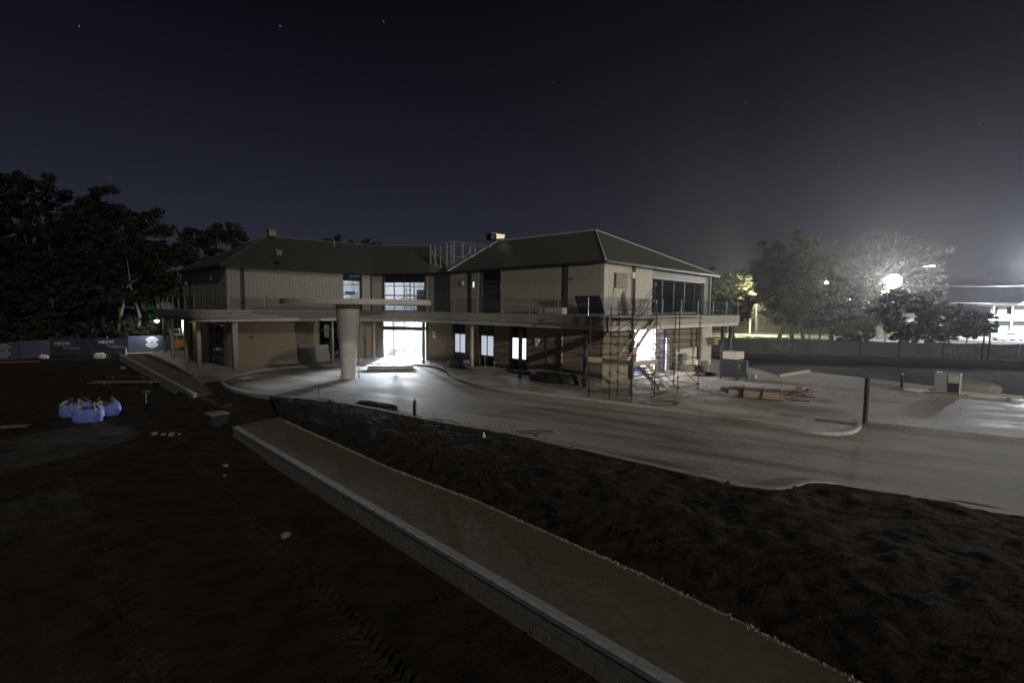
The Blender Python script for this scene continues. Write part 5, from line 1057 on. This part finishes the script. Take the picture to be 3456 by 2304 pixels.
tag(lump('dark_dirt_pile', (-6.4, 22.9, 2.4, .5, .16, R(-32)), M['soil'], None, None, .0, 30, 20, .12), 'low pile of dark dirt spilled inside the near kerb', 'dirt pile')
# loose stuff on the balcony
t = thing('board_stack', 'dark boards leaning on the balcony wall by the near corner', 'boards', (*at(A, U, .55, .9), 4.35), R(-42)); 
for i in range(3): MB().box((i * .12, i * .08, .62), (1.5, .04, 1.2), 0, Matrix.Rotation(R(28), 3, 'X')).obj('board', M['dark'], t)
tag(MB().box((*at(A, U, 3.0, 1.2), 4.58), (1.9, .5, .4), R(-44)).obj('pale_carton', M['cream']), 'long pale carton on the balcony behind the glass', 'carton')
t = thing('timber_sheet', 'narrow brown board standing against the light cladding on the balcony', 'board', (*at(A, v, 2.3, -.45), 4.35), R(46)); MB().box((0, 0, .8), (.5, .04, 1.6), 0, Matrix.Rotation(R(-12), 3, 'X')).obj('board', M['ply'], t); MB().box((-.35, .0, .7), (.2, .05, 1.4), 0, Matrix.Rotation(R(-10), 3, 'X')).obj('board', M['timber'], t)
t = thing('trestle', 'small table with a pale top on the balcony beside the scaffold', 'table', (*at(A, v, 4.0, -.9), 4.35), R(46)); MB().box((0, 0, .95), (1.3, .7, .05)).obj('top', M['ply'], t)
for x in (-.55, .55):
    for y in (-.3, .3): MB().box((x, y, .47), (.06, .06, .93)).obj('leg', M['cream'], t)
timber_stack(*at(A, v, 9.0, -1.1), 4.35, R(46), 3.4, 2, 3, 'pale timber lengths lying along the terrace behind the glass', m='ply', bear=False)
lump('plastic_bundle', (-32.6, 45.8, 1.2, .8, .55, .4), M['white'], 'white plastic bundle on the balcony tip at the far left', 'bundle', 4.36, 24, 31, .16)

# ================================================================ AIR AND STARS
hz = MB().box((0, 0, 13.7), (800, 800, 30.6)).obj('haze', None, kind='stuff')
hm = bpy.data.materials.new('haze_air'); hm.use_nodes = True; N = hm.node_tree.nodes; N.clear(); pv = N.new('ShaderNodeVolumePrincipled'); ho = N.new('ShaderNodeOutputMaterial')
pv.inputs['Color'].default_value = (.9, .92, 1, 1); pv.inputs['Density'].default_value = .00062; pv.inputs['Anisotropy'].default_value = .72; hm.node_tree.links.new(pv.outputs[0], ho.inputs['Volume']); hz.data.materials.append(hm)
st = MB()
for (dx, dy, dz), b_ in zip([(-0.376, 0.8096, 0.4508), (-0.2203, 0.8485, 0.4811), (0.0709, 0.9083, 0.4122), (0.3909, 0.8485, 0.3567), (0.0626, 0.8895, 0.4526), (-0.4039, 0.8738, 0.2709), (-0.6187, 0.7604, 0.1974), (0.5315, 0.8115, 0.2427), (0.3132, 0.9382, 0.1472), (-0.0463, 0.9321, 0.3591), (-0.6022, 0.6986, 0.3865), (0.5389, 0.7392, 0.4039), (0.6559, 0.7048, 0.2702)],
                           (1, .95, .9, .75, .5, .5, .6, .7, .7, .5, .6, .5, .5)):
    c = Vector((dx, dy, dz)) * 1300; st.tube([c, c + Vector((0, 1.0, 0))], .85 * b_, 6)
st.obj('stars', emis('star_light', (.85, .9, 1), .7), kind='stuff')
